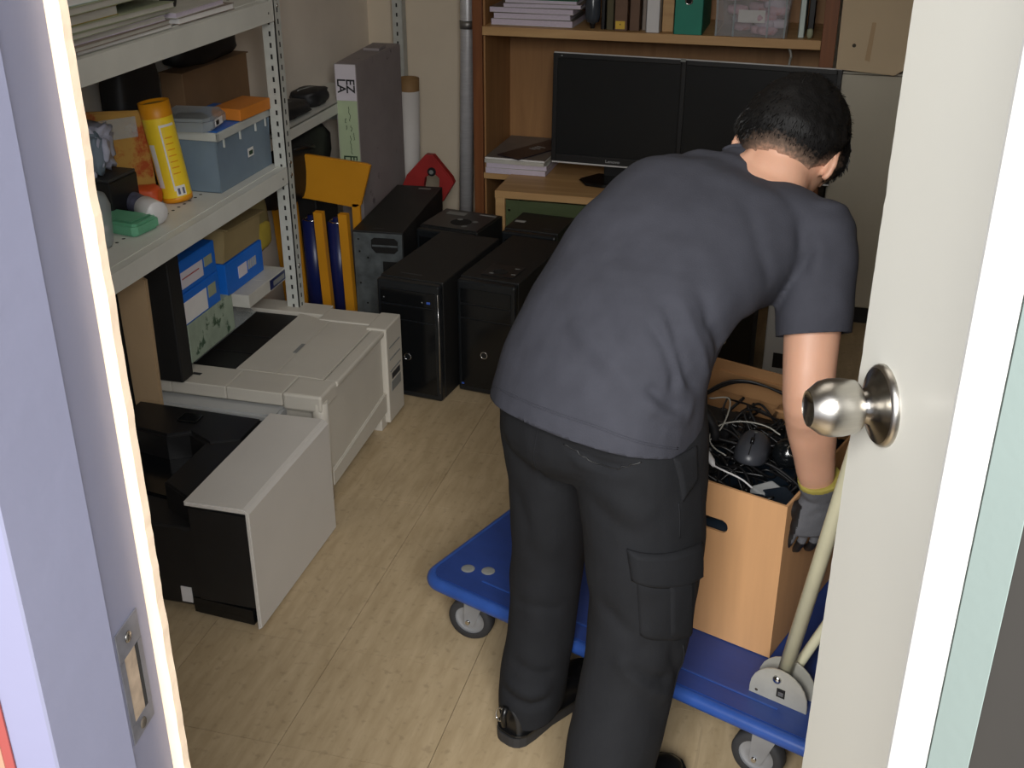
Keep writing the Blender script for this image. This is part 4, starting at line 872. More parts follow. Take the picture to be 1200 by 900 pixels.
# monitors
def monitor(lab, x, y, z0, w, h, rz, tilt, brand=True, deep=0.03):
    t = thing('monitor', lab, 'monitor', (x, y, 0.4368), rz)
    zb = z0 - 0.4368
    T_ = Matrix.Translation((0, 0, zb)) @ Matrix.Rotation(tilt, 4, 'X')
    f = MB(); f.mat('black_plastic'); bw = 0.016
    f.box(-w / 2, -w / 2 + bw, -0.012, 0.022, 0, h, 0.002, T_).box(w / 2 - bw, w / 2, -0.012, 0.022, 0, h, 0.002, T_).box(-w / 2 + bw, w / 2 - bw, -0.012, 0.022, h - bw, h, 0.002, T_).box(-w / 2 + bw, w / 2 - bw, -0.012, 0.022, 0, 0.026, 0.002, T_)
    f.box(-w / 2 + 0.01, w / 2 - 0.01, -0.004, 0.030, 0.006, h - 0.006, 0.004, T_).box(-w / 4, w / 4, 0.03, 0.055, 0.05, h * 0.7, 0.01, T_)
    f = f.build('casing', None, t)
    MB().box(-w / 2 + bw - 0.001, w / 2 - bw + 0.001, -0.0062, -0.0042, 0.025, h - bw + 0.001, 0, T_).build('screen', 'screen', t)
    MB().box(-w / 2 + 0.004, w / 2, -0.013, -0.004, -0.005, 0.0005, 0.001, T_).build('silver_strip', 'silver_trim', t)
    MB().box(-w / 2 + 0.002, w / 2 - 0.002, -0.010, 0.0, h, h + 0.0035, 0.001, T_).build('silver_strip', 'silver_trim', t)
    n_ = MB(); n_.mat('black_plastic').box(-0.045, 0.045, 0.030, 0.052, 0.006, zb + 0.10, 0.004); n_.build('stand_neck', None, t)
    MB().prism([(-0.12, -0.03), (-0.085, -0.085), (-0.02, -0.095), (0.09, -0.06), (0.12, -0.01), (0.09, 0.06), (-0.07, 0.055)], 0.0005, 0.012, 'z', 0.004).build('stand_base', 'black_gloss', t)
    return t, T_
t, T_ = monitor('black computer monitor, left of the pair, angled towards the towers', -0.682, 3.985, 0.498, 0.462, 0.376, math.radians(-3), math.radians(-2))
o = text_part('brand_lettering', 'Lenovo', 'ink_white', t, (0.0, 0, 0), (0, 0, 0), 0.014, sx=1.25)
o.matrix_basis = T_ @ Matrix.Translation((-0.005, -0.0126, 0.0125)) @ Matrix.Rotation(RX, 4, 'X') @ Matrix.Diagonal((1.25, 1, 1, 1))
o = text_part('model_lettering', '20', 'ink_white', t, (0, 0, 0), (0, 0, 0), 0.006)
o.matrix_basis = T_ @ Matrix.Translation((-0.20, -0.0126, 0.368)) @ Matrix.Rotation(RX, 4, 'X')
t, T_ = monitor('black computer monitor, right of the pair, half hidden behind the head', -0.203, 3.935, 0.505, 0.522, 0.372, math.radians(-5), math.radians(-2))
B('corner_clip', 'sticker_grey', t, -0.262, -0.245, -0.018, -0.012, 0.438, 0.446)
cbl = MB().tube(spline([(-0.135, 4.03, 0.925), (-0.120, 4.035, 0.915), (-0.112, 4.03, 0.89), (-0.116, 4.04, 0.86), (-0.125, 4.06, 0.60), (-0.13, 4.10, 0.438)]), 0.004, 8).build('monitor_cable', 'cable_grey')
tag(cbl, 'grey cable looping up behind the right monitor', 'cable')

# grey cabinet and cardboard on it
gc = thing('steel_cabinet', 'grey steel cabinet to the right of the bookcase', 'cabinet', (0.050, 3.93, 0))
B('carcass', 'cabinet_grey', gc, 0.0, 0.62, 0.02, 0.46, 0.06, 0.868, 0.003); B('door', 'cabinet_grey', gc, 0.003, 0.308, 0.0, 0.02, 0.07, 0.862, 0.002); B('door', 'cabinet_grey', gc, 0.312, 0.617, 0.0, 0.02, 0.07, 0.862, 0.002); B('plinth', 'black_matte', gc, 0.01, 0.61, 0.03, 0.45, 0.0, 0.06)
for x in (0.285, 0.325): B('door_handle', 'chrome', gc, x, x + 0.01, -0.012, 0.0, 0.5, 0.58, 0.003)
cb2 = thing('cardboard_box', 'faded tan cardboard box standing on the grey steel cabinet', 'cardboard box', (0.030, 3.905, 0.869))
MB().prism([(0.005, 0.012), (0.185, 0.0), (0.215, 0.02), (0.45, 0.02), (0.45, 0.42), (0.0, 0.42)], 0.002, 0.4, 'y', 0.002).build('box_body', 'tan_box', cb2)
MB().lathe([(0, 0.0001), (0, 0.006)], (0.052, 0.0015, 0.088), (0, -1, 0), 14).build('punched_hole', 'chip', cb2)
MB().prism([(0.09, 0.045), (0.105, 0.04), (0.11, 0.16), (0.098, 0.16)], -0.001, 0.002, 'y').build('torn_strip', 'kraft_pale', cb2)
# things on the floor behind the trolley box
dv = thing('computer_tower', 'black computer tower standing on the floor behind the trolley, under the bent arm', 'computer', (-0.30, 3.35, 0), math.radians(8))
tower_shell(dv, 0.19, 0.42, 0.38); tower_front(dv, 0.19, 0.38)
dv = thing('grey_device', 'pale grey device with dark slots on the floor behind the trolley', 'device', (-0.085, 3.40, 0), math.radians(-6))
B('device_body', 'printer_cool', dv, 0, 0.10, 0, 0.25, 0, 0.34, 0.005); B('device_slot', 'dark_hole', dv, 0.03, 0.08, -0.001, 0.002, 0.18, 0.23); B('device_slot', 'dark_hole', dv, 0.03, 0.08, -0.001, 0.002, 0.05, 0.10); B('device_cap', 'wood_light', dv, 0.045, 0.09, 0.0, 0.06, 0.34, 0.37, 0.003)

# ================================================================== PLATFORM TROLLEY
tz = math.atan2(-0.358, 0.933)
tr_ = thing('platform_trolley', 'blue platform trolley with cream folding handle on black castors', 'trolley', (-0.70, 1.90, 0), tz)
LEN, WID = 0.90, 0.60
def rrect(x0, x1, y0, y1, r, n=6):
    out = []
    for cx, cy, a0 in ((x1 - r, y1 - r, 0), (x0 + r, y1 - r, 90), (x0 + r, y0 + r, 180), (x1 - r, y0 + r, 270)):
        for k in range(n + 1):
            a = math.radians(a0 + 90 * k / n); out.append((cx + r * math.cos(a), cy + r * math.sin(a)))
    return out
DZ = 0.172
MB().prism(rrect(0.008, LEN - 0.008, 0.008, WID - 0.008, 0.035), DZ - 0.028, DZ, 'z', 0.003).build('deck', 'blue_deck', tr_)
m = MB(); path = [(x, y, DZ - 0.016) for x, y in rrect(0.006, LEN - 0.006, 0.006, WID - 0.006, 0.037, 8)]; path.append(path[0])
m.mat('blue_bumper').tube(path, 0.0145, 12, caps=False).build('bumper', None, tr_)
for y in (0.05, WID - 0.05): 
    B('deck_groove', 'blue_bumper', tr_, 0.12, LEN - 0.12, y, y + 0.004, DZ, DZ + 0.0012)
for x, y in ((0.068, 0.070), (0.108, 0.088), (0.068, WID - 0.07), (LEN - 0.07, WID - 0.07)):
    MB().lathe([(0, 0.0001), (0.0012, 0.012), (0, 0.0145)], (x, y, DZ + 0.0004), (0, 0, 1), 24).build('deck_rivet', 'sticker_grey', tr_)
def castor(x, y, a):
    o_ = bpy.data.objects.new('castor', None)
    cs_ = MB().prism([(-0.032, -0.03), (0.032, -0.03), (0.032, 0.03), (-0.032, 0.03)], DZ - 0.034, DZ - 0.028, 'z').build('castor', 'hub', tr_)
    cs_.location = (x, y, 0); cs_.rotation_euler = (0, 0, a)
    off = -0.022; R = 0.050
    MB().lathe([(-0.015, R - 0.016), (-0.016, R - 0.004), (-0.010, R), (0.010, R), (0.016, R - 0.004), (0.015, R - 0.016), (-0.015, R - 0.016)], (off, 0, R + 0.001), (0, 1, 0), 36).build('tyre', 'rubber', cs_)
    MB().lathe([(-0.012, 0.0001), (-0.012, 0.010), (-0.009, 0.014), (-0.009, R - 0.020), (-0.014, R - 0.015), (0.014, R - 0.015), (0.009, R - 0.020), (0.009, 0.014), (0.012, 0.010), (0.012, 0.0001)], (off, 0, R + 0.001), (0, 1, 0), 30).build('hub', 'hub', cs_)
    fk = MB(); fk.mat('hub')
    for s in (-1, 1):
        fk.prism([(-0.030, DZ - 0.036), (0.024, DZ - 0.036), (off + 0.012, R - 0.010), (off - 0.010, R - 0.010)], s * 0.0195, s * 0.0215, 'y')
    fk.box(-0.03, 0.024, -0.0215, 0.0215, DZ - 0.040, DZ - 0.034); fk.build('fork', None, cs_)
    MB().tube([(off, -0.026, R + 0.001), (off, 0.026, R + 0.001)], 0.005, 12).build('axle_bolt', 'chrome', cs_)
castor(0.098, 0.075, math.radians(14)); castor(LEN - 0.125, 0.060, math.radians(2)); castor(0.098, WID - 0.075, 0.2); castor(LEN - 0.125, WID - 0.06, 0.1)
# folding handle
HX = 0.765
hb = Vector((HX + 0.003, 0.094, DZ + 0.035)); ht = Vector((HX + 0.062, 0.094, DZ + 0.455)); dr_ = (ht - hb).normalized(); top = hb + dr_ * 0.80
ub = Vector((hb.x, WID - 0.094, hb.z)); ut = top.copy(); ut.y = WID - 0.094
path = [hb, hb + dr_ * 0.4, top - dr_ * 0.08]
c0 = top
for k in range(1, 7):
    a = math.radians(15 * k); path.append(top - dr_ * 0.08 * (1 - math.sin(a)) + Vector((0, 0.08 * (1 - math.cos(a)), 0)))
path2 = [Vector((p.x, WID - p.y, p.z)) for p in reversed(path)]
MB().tube(path + path2, 0.0135, 16).build('handle_tube', 'tube_cream', tr_)
MB().tube([hb + Vector((0.012, 0.02, 0.01)), hb + Vector((0.055, 0.14, 0.135)), hb + Vector((0.075, 0.24, 0.24))], 0.0095, 12).build('brace_tube', 'tube_cream', tr_)
MB().tube([hb + Vector((0.012, WID - 0.208, 0.01)), hb + Vector((0.055, WID - 0.33, 0.135)), hb + Vector((0.075, 0.24, 0.24))], 0.0095, 12).build('brace_tube', 'tube_cream', tr_)
for s, yy in ((1, 0.070), (1, 0.108), (1, WID - 0.108), (1, WID - 0.070)):
    pts = [(HX - 0.048, DZ), (HX + 0.062, DZ)]
    for k in range(13):
        a = math.radians(180 * k / 12); pts.append((HX + 0.007 + 0.055 * math.cos(a), DZ + 0.014 + 0.058 * math.sin(a)))
    pl = MB().prism(pts, yy - 0.002, yy + 0.002, 'y', 0.0008).build('bracket_plate', 'bracket', tr_)
    if yy == 0.070:
        MB().lathe([(0, 0.0001), (0, 0.0085), (0.003, 0.0075), (0.005, 0.004), (0.0052, 0.0001)], (HX + 0.002, yy - 0.002, DZ + 0.050), (0, -1, 0), 20).build('pivot_bolt', 'chrome', pl)
        B('slot_hole', 'dark_hole', pl, HX + 0.004, HX + 0.020, yy - 0.0026, yy - 0.0019, DZ + 0.014, DZ + 0.033)
        B('slot_hole_pin', 'zinc', pl, HX + 0.007, HX + 0.017, yy - 0.0032, yy - 0.0025, DZ + 0.018, DZ + 0.026, 0.001)
        MB().lathe([(0, 0.0001), (0, 0.003), (0.001, 0.0001)], (HX - 0.034, yy - 0.0021, DZ + 0.010), (0, -1, 0), 10).build('rivet', 'chip', pl)

# ================================================================== CARTON ON THE TROLLEY
bz_ = math.radians(-20)
cx = thing('cardboard_box', 'open brown cardboard box of tangled cables on the blue trolley', 'cardboard box', (0.024, 1.806, DZ + 0.002), bz_)
BW, BD, BH, th = 0.40, 0.50, 0.335, 0.005
pts_front = [(-BW, 0), (0, 0), (0.0, BH), (-BW, BH)]
def wall_hole():
    m = MB(); m.mat('kraft')
    t = bmesh.new()
    hx, hz, hw, hh = -0.150, BH - 0.085, 0.042, 0.0135
    outer = [(-BW, 0), (0, 0), (0, BH), (-BW, BH)]
    hole = []
    for k in range(20):
        a = 2 * math.pi * k / 20; c_, s_ = math.cos(a), math.sin(a)
        hole.append((hx + (hw - hh) * (1 if c_ > 0 else -1) + hh * c_, hz + hh * s_))
    def ring(y):
        o_ = [t.verts.new((x, y, z)) for x, z in outer]; h_ = [t.verts.new((x, y, z)) for x, z in hole]
        es = [t.edges.new((o_[i], o_[(i + 1) % 4])) for i in range(4)] + [t.edges.new((h_[i], h_[(i + 1) % 20])) for i in range(20)]
        bmesh.ops.triangle_fill(t, edges=es, use_beauty=True); return o_, h_
    o1, h1 = ring(0); o2, h2 = ring(th)
    for i in range(4): t.faces.new((o1[i], o1[(i + 1) % 4], o2[(i + 1) % 4], o2[i]))
    for i in range(20): t.faces.new((h1[i], h1[(i + 1) % 20], h2[(i + 1) % 20], h2[i]))
    m._merge(t); return m
wall_hole().build('front_wall', 'kraft', cx)
B('side_wall', 'kraft', cx, -th, 0, th, BD, 0, BH, 0.0006); B('side_wall', 'kraft', cx, -BW, -BW + th, th, BD, 0, BH, 0.0006)
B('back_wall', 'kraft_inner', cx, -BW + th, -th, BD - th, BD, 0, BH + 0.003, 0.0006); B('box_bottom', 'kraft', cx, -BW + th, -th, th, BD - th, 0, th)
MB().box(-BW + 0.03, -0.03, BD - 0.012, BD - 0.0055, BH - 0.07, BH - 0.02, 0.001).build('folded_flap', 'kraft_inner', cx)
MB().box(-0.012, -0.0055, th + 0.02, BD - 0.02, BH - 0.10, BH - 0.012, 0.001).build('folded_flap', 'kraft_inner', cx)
# content, in the box's own frame turned into the world
BM = Matrix.Translation((0.024, 1.806, DZ + 0.002)) @ Matrix.Rotation(bz_, 4, 'Z')
rr = random.Random(11)
bed = thing('tangled_electronics', 'dark jumble of small black electronics filling the carton below the cables', 'electronics', BM @ Vector((-BW / 2, BD / 2, 0.006)), bz_)
blob('jumble', 'navy_dark', bed, (BW / 2 - 0.02, BD / 2 - 0.02, 0.118), 4.2, 0.10, sub=4, sq=0.25, freq=5)
def cable(lab, mat, r, pts, name='cable', grp=None):
    o = MB().tube([BM @ p for p in spline(pts, 7)], r, 7).build(name, mat); tag(o, lab, 'cable', grp); return o
for q in range(36):
    cx_, cy_ = rr.uniform(-0.31, -0.08), rr.uniform(0.06, 0.38)
    R1, R2 = rr.uniform(0.04, 0.10), rr.uniform(0.03, 0.09); ph = rr.uniform(0, 6.28); zb = 0.255 + rr.uniform(-0.02, 0.045)
    pts = []
    for k in range(11):
        a = ph + k * rr.uniform(0.5, 0.75)
        x = min(-0.02, max(-BW + 0.02, cx_ + R1 * math.cos(a))); y = min(BD - 0.03, max(0.025, cy_ + R2 * math.sin(a)))
        pts.append(Vector((x, y, zb + 0.028 * math.sin(a * 1.7 + q) + rr.uniform(-0.008, 0.008))))
    cable('black cable looping in the tangle on top of the trolley carton', 'cable_black', rr.choice((0.0022, 0.0028, 0.0034)), pts, 'black_cable', 'black cables in the trolley carton')
for k_, (y_, zt_) in enumerate(((0.40, 0.36), (0.43, 0.345))):
    cable('arched black cable rising towards the back wall of the carton, ' + ('nearer' if k_ == 0 else 'farther') + ' of the two', 'cable_black', 0.003, [Vector((-0.36, y_ - 0.12, 0.30)), Vector((-0.30, y_, zt_ - 0.02)), Vector((-0.2, y_ + 0.03, zt_ - 0.03)), Vector((-0.10, y_, 0.30)), Vector((-0.05, y_ - 0.03, 0.27))], 'black_cable')
gl = [Vector((-0.168 + 0.075 * math.cos(a), 0.20 + 0.062 * math.sin(a), 0.325 + 0.01 * math.sin(a))) for a in [math.radians(50 + 26 * k) for k in range(9)]]
cable('pale grey cable curving around the dark mouse in the carton', 'cable_grey', 0.0015, gl, 'grey_cable')
cable('thin grey cable arching at the left of the carton near the man', 'cable_grey', 0.0016, [Vector((-0.25, 0.14, 0.30)), Vector((-0.225, 0.20, 0.335)), Vector((-0.25, 0.29, 0.355)), Vector((-0.30, 0.30, 0.34))], 'grey_cable')
wp = MB().mat('white_plastic').tube([BM @ Vector(p) for p in ((-0.232, 0.118, 0.338), (-0.218, 0.104, 0.339), (-0.182, 0.070, 0.336), (-0.173, 0.062, 0.332))], [0.004, 0.0072, 0.0066, 0.003], 12).build('white_connector', None); tag(wp, 'white cable connector lying across the near side of the carton', 'connector')
cable('white cable running right from the white connector', 'white_plastic', 0.0018, [Vector((-0.174, 0.063, 0.332)), Vector((-0.15, 0.06, 0.330)), Vector((-0.12, 0.07, 0.318)), Vector((-0.10, 0.08, 0.30))], 'white_cable')
for q in range(3):
    x_ = -0.235 - 0.012 * q
    cable(('left', 'middle', 'right')[q] + ' of three thin cables hanging over the carton edge beside the trousers', 'cable_grey' if q == 1 else 'cable_black', 0.0016, [Vector((x_ - 0.03, 0.02, 0.26)), Vector((x_, 0.03, 0.32)), Vector((x_ - 0.02 + 0.02 * q, 0.12, 0.345)), Vector((x_ - 0.04, 0.22, 0.34))], 'thin_cable')
ms = thing('computer_mouse', 'dark grey computer mouse lying on the cables in the carton', 'mouse', BM @ Vector((-0.150, 0.185, 0.302)), bz_ + math.radians(14))
ms.scale = (1.2, 1.2, 1.2); ms.rotation_euler = (math.radians(-14), math.radians(4), bz_ + math.radians(14))
def mouse_shell():
    t = bmesh.new(); bmesh.ops.create_uvsphere(t, u_segments=32, v_segments=20, radius=1)
    for v in t.verts:
        x, y, z = v.co
        y2 = y * 0.058; w_ = 0.031 * (1 - 0.12 * math.exp(-((y + 0.0) / 0.45) ** 2) + 0.05 * y)
        v.co = (math.copysign(abs(x) ** 0.85, x) * w_, y2, (max(z, -0.25) * 0.036 + 0.009) * (1 - 0.18 * abs(y)) )
    m = MB(); m._merge(t, None, True); return m
mb_ = mouse_shell().build('mouse_shell', 'mouse', ms)
MB().tube([(0, -0.056, 0.018), (0, -0.040, 0.0335), (0, -0.016, 0.0425)], 0.0009, 6).build('button_gap', 'dark_hole', mb_)
MB().cyl((-0.003, -0.034, 0.0352), (0.003, -0.034, 0.0352), 0.006).build('scroll_wheel', 'black_gloss', mb_)
MB().lathe([(0, 0.0001), (0.0006, 0.0025), (0, 0.0035)], (0, -0.008, 0.0442), (0, 0, 1), 10).build('logo_dot', 'sticker_grey', mb_)
wcam = thing('webcam', 'glossy black ball webcam beside the mouse in the carton', 'webcam', BM @ Vector((-0.088, 0.215, 0.315)))
MB().lathe([(-0.03 * math.cos(math.pi * k / 14), 0.03 * math.sin(math.pi * k / 14)) for k in range(15)], (0, 0, 0), (0.3, -0.7, 0.6), 28).build('ball', 'black_gloss', wcam)
MB().ring((0.009, -0.0205, 0.0185), (0.3, -0.7, 0.6), 0.011, 0.002).build('lens_ring', 'chrome', wcam)
for q, (x, y, z, sx, sy, sz, mt, lab) in enumerate(((-0.10, 0.05, 0.25, 0.035, 0.03, 0.020, 'navy_dark', 'dark blue black adapter nearest the right corner of the carton'), (-0.085, 0.115, 0.262, 0.026, 0.018, 0.014, 'ink_white', 'silver grey adapter beside the dark adapters'), (-0.20, 0.05, 0.25, 0.04, 0.025, 0.018, 'black_gloss', 'gloss black adapter at the near wall of the carton'), (-0.05, 0.10, 0.26, 0.03, 0.025, 0.016, 'navy_dark', 'dark adapter under the gloved arm'), (-0.28, 0.30, 0.27, 0.04, 0.03, 0.02, 'black_plastic', 'matt black adapter deep in the left of the carton'))):
    ad = thing('power_adapter', lab, 'adapter', BM @ Vector((x, y, z)), q * 0.7, 'adapters in the trolley carton')
    B('adapter_body', mt, ad, -sx, sx, -sy, sy, 0, sz * 2, 0.004); MB().tube([(sx, 0, sz), (sx + 0.02, 0.004, sz)], 0.004, 8).build('strain_relief', 'black_plastic', ad)
bw_ = thing('bubble_sheet', 'crumpled kraft paper sheet against the back wall inside the carton', 'paper', BM @ Vector((-0.12, BD - 0.065, 0.262)), bz_); blob('sheet_body', 'kraft_inner', bw_, (0.08, 0.03, 0.02), 8, 0.3)
# ================================================================== THE MAN
def V(*a): return Vector(a)
def loft(m, rings, n=28, power=2.3):
    """rings: (centre, half width, half depth, side vector); the depth direction follows from the path"""
    cs = [Vector(r[0]) for r in rings]; out = []
    for i, r in enumerate(rings):
        t = (cs[min(i + 1, len(cs) - 1)] - cs[max(i - 1, 0)]).normalized()
        if len(r) > 4: t = Vector(r[4]).normalized()
        s = Vector(r[3]); s = (s - t * s.dot(t)).normalized(); d = t.cross(s)
        ring = []
        for k in range(n):
            a = 2 * math.pi * k / n; c, q = math.cos(a), math.sin(a)
            ring.append(m.bm.verts.new(cs[i] + s * (r[1] * math.copysign(abs(c) ** (2 / power), c)) + d * (r[2] * math.copysign(abs(q) ** (2 / power), q))))
        out.append(ring)
    for a, b in zip(out, out[1:]):
        for k in range(n): m.bm.faces.new((a[k], a[(k + 1) % n], b[(k + 1) % n], b[k]))
    m.bm.faces.new(list(reversed(out[0]))); m.bm.faces.new(out[-1])
def smooth_rings(rings, n=4):
    cs = spline([r[0] for r in rings], n); out = []
    for i, c in enumerate(cs):
        f = i / n; k = min(int(f), len(rings) - 2); t = f - k; t2 = t * t * (3 - 2 * t)
        a, b = rings[k], rings[k + 1]
        r_ = (c, a[1] + (b[1] - a[1]) * t2, a[2] + (b[2] - a[2]) * t2, Vector(a[3]).lerp(Vector(b[3]), t))
        if len(a) > 4 and len(b) > 4: r_ = r_ + (Vector(a[4]).lerp(Vector(b[4]), t),)
        out.append(r_)
    return out
def remeshed(m, name, voxel, smooth=6, mods=None):
    o = m.build(name, None, None)
    md = o.modifiers.new('r', 'REMESH'); md.mode = 'VOXEL'; md.voxel_size = voxel; md.use_smooth_shade = True
    ms_ = o.modifiers.new('s', 'SMOOTH'); ms_.iterations = smooth; ms_.factor = 0.5
    dg = bpy.context.evaluated_depsgraph_get(); me = bpy.data.meshes.new_from_object(o.evaluated_get(dg))
    bpy.data.objects.remove(o); me.materials.clear(); me.name = name
    return me
def put(me, name, mats, parent, pick=None):
    for x in mats: me.materials.append(M[x])
    me.polygons.foreach_set('use_smooth', [True] * len(me.polygons))
    if pick:
        for p in me.polygons: p.material_index = pick(p.center)
    o = bpy.data.objects.new(name, me); COL.objects.link(o); o.parent = parent; return o
def folds(me, lst):
    """each fold: polyline points, half width, height (negative = crease)"""
    nm = [v.normal.copy() for v in me.vertices]
    segs = []
    for pts, w, h in lst:
        P = [Vector(p) for p in pts]; L_ = max(len(P) - 1, 1)
        for i, (a, b) in enumerate(zip(P, P[1:])): segs.append((a, b, w, h, i / L_, (i + 1) / L_))
    for i, v in enumerate(me.vertices):
        best = {}
        for a, b, w, h, f0, f1 in segs:
            if abs(v.co.x - a.x) > 0.16 or abs(v.co.z - a.z) > 0.16: continue
            ab = b - a; t = max(0, min(1, (v.co - a).dot(ab) / ab.length_squared)); q = (v.co - (a + ab * t)).length
            if q < w * 2.5:
                f = f0 + (f1 - f0) * t; e_ = min(1, 4.5 * min(f, 1 - f) + 0.12)
                val = h * e_ * math.exp(-(q / w) ** 2)
                k_ = round(h * 1e5) * 1000 + round(w * 1e4)
                if k_ not in best or abs(val) > abs(best[k_]): best[k_] = val
        if best: v.co += nm[i] * sum(best.values())
    me.update()
def cut(me, planes):
    """trim to planes given as (point on plane, outward normal, reach from that point)"""
    b = bmesh.new(); b.from_mesh(me)
    for c, nn, reach in planes:
        c = Vector(c); vs = [v for v in b.verts if (v.co - c).length < reach]; vset = set(vs)
        es = [e_ for e_ in b.edges if e_.verts[0] in vset and e_.verts[1] in vset]; fs = [f for f in b.faces if all(v in vset for v in f.verts)]
        bmesh.ops.bisect_plane(b, geom=vs + es + fs, plane_co=c, plane_no=Vector(nn).normalized(), clear_outer=True)
    b.to_mesh(me); b.free(); me.update()
def wrinkle(me, amp, freq, seedv, stretch=(1, 1, 1)):
    nm = [v.normal.copy() for v in me.vertices]
    for i, v in enumerate(me.vertices):
        p = Vector((v.co.x * stretch[0], v.co.y * stretch[1], v.co.z * stretch[2])) * freq + Vector((seedv, 0, 0))
        v.co += nm[i] * amp * noise.noise(p)
    me.update()

man = thing('person', 'man in grey t-shirt and black cargo trousers bending over the cardboard box', 'person', (-0.34, 1.60, 0))
MO = Vector((-0.34, 1.60, 0))
sh_ = V(.89, -.46, 0); fh_ = V(.46, .89, 0)          # hip side and forward directions
S2 = V(.80, -.50, -.36).normalized()                 # shoulder line
SR, ER, WR = V(.022, 1.868, .992), V(.033, 1.752, .765), V(.071, 1.828, .540)
SLm, EL, WL = V(-.230, 1.985, 1.020), V(-.245, 2.035, .80), V(-.205, 2.045, .60)
# ---- head frame
hs = V(.6877, .1010 - 0, -.0) ; 
cr_, cu_, cf_ = V(.9666, .2564, 0), V(-.1125, .4240, .8988), V(-.2305, .8687, -.4387)
hs = (cr_ * .85 - cu_ * .30 - cf_ * .43).normalized()
hf = (cr_ * .45 - cu_ * .30 + cf_ * .84); hf = (hf - hs * hf.dot(hs)).normalized()
hu = hs.cross(hf).normalized()
HC = V(-.0415, 2.010, 1.090)
def head_radius(d):
    x, y, z = d      # side, forward, up
    w, l, h = 0.074, 0.094, 0.112
    if y > 0: l = 0.090
    if z < 0:
        k = -z
        w *= 1 - 0.30 * k * k; l *= 1 - 0.06 * k
    r = 1 / math.sqrt((x / w) ** 2 + (y / l) ** 2 + (z / h) ** 2)
    if y > 0.3:   # face relief: brow, nose, lips, chin
        r += 0.004 * math.exp(-((z - 0.18) / 0.12) ** 2) * math.exp(-(x / 0.5) ** 2)
        r += 0.020 * math.exp(-((z + 0.22) / 0.16) ** 2) * math.exp(-(x / 0.13) ** 2)
        r -= 0.006 * math.exp(-((z - 0.02) / 0.10) ** 2) * math.exp(-((abs(x) - 0.36) / 0.16) ** 2)
        r += 0.006 * math.exp(-((z + 0.60) / 0.07) ** 2) * math.exp(-(x / 0.24) ** 2)
        r += 0.008 * math.exp(-((z + 0.88) / 0.10) ** 2) * math.exp(-(x / 0.22) ** 2)
    if y < -0.2: r += 0.006 * math.exp(-((z + 0.1) / 0.35) ** 2)
    return r
def head_pt(d, extra=0.0):
    r = head_radius(d) + extra; return HC + (hs * d[0] + hf * d[1] + hu * d[2]) * r
def head_sphere(m, extra=0.0, nu=56, nv=36):
    rows = []
    for j in range(1, nv):
        th = math.pi * j / nv; rows.append([m.bm.verts.new(head_pt((math.sin(th) * math.cos(2 * math.pi * i / nu), math.sin(th) * math.sin(2 * math.pi * i / nu), math.cos(th)), extra)) for i in range(nu)])
    a = m.bm.verts.new(head_pt((0, 0, 1), extra)); b = m.bm.verts.new(head_pt((0, 0, -1), extra))
    for p, q in zip(rows, rows[1:]):
        for i in range(nu): m.bm.faces.new((p[i], q[i], q[(i + 1) % nu], p[(i + 1) % nu]))
    for i in range(nu): m.bm.faces.new((a, rows[0][i], rows[0][(i + 1) % nu])); m.bm.faces.new((b, rows[-1][(i + 1) % nu], rows[-1][i]))

# ---- body under the clothes: one continuous skin
m = MB()
head_sphere(m)
NB = V(-.090, 1.958, 1.046)
loft(m, smooth_rings([(NB - V(.0, .05, .03), .075, .065, S2), (NB, .064, .060, S2), (HC - hu * .075 - hf * .028, .056, .058, hs), (HC - hu * .02 - hf * .02, .055, .062, hs)]))
loft(m, smooth_rings([(V(-.288, 1.66, .72), .135, .085, sh_), (V(-.275, 1.69, .82), .130, .085, sh_), (V(-.222, 1.79, .92), .135, .085, S2), (V(-.155, 1.88, .985), .14, .08, S2), (NB - V(.01, .03, .03), .13, .07, S2), (NB, .06, .055, S2)]))
def arm(m, s, e_, w, side):
    md_ = (s + e_) / 2; lo = e_.lerp(w, .30)
    loft(m, smooth_rings([(s - (e_ - s) * .05, .050, .050, side), (md_, .0455, .048, side), (e_, .041, .043, side), (lo, .0425, .041, side), (e_.lerp(w, .72), .0345, .032, side), (w, .026, .022, side), (w + (w - e_) * .05, .025, .019, side)]), n=20)
arm(m, SR, ER, WR, cr_); arm(m, SLm, EL, WL, cr_)
def leg(m, pts, rs):
    loft(m, smooth_rings([(p, r[0], r[1], sh_) for p, r in zip(pts, rs)]), n=24)
LL = [V(-.355, 1.705, .80), V(-.374, 1.72, .62), V(-.388, 1.735, .44), V(-.400, 1.728, .25), V(-.402, 1.708, .06)]
RL = [V(-.215, 1.615, .80), V(-.198, 1.60, .60), V(-.196, 1.585, .42), V(-.210, 1.530, .24), V(-.228, 1.482, .06)]
for PL in (LL, RL): leg(m, PL, [(.080, .080), (.068, .070), (.052, .054), (.046, .050), (.034, .038)])
# ears
for sg in (-1, 1):
    base = HC + hs * (sg * .070) - hf * .012 - hu * .018
    out = (hs * sg * .80 - hf * .60).normalized()
    pts = [base + hu * (.004 + .030 * math.cos(a)) + out * (.010 + .013 * math.sin(a)) - hf * (.004) for a in [math.radians(x) for x in (-5, 25, 60, 95, 130, 165, 190)]]
    m.tube(pts, [.005, .0058, .006, .006, .0058, .0062, .006], 8)
    m.tube([base + hu * .018 + out * .006, base + out * .009, base - hu * .020 + out * .008], [.006, .008, .006], 8)
me = remeshed(m, 'body', 0.0052, 3)
body = put(me, 'body', ['skin'], None)
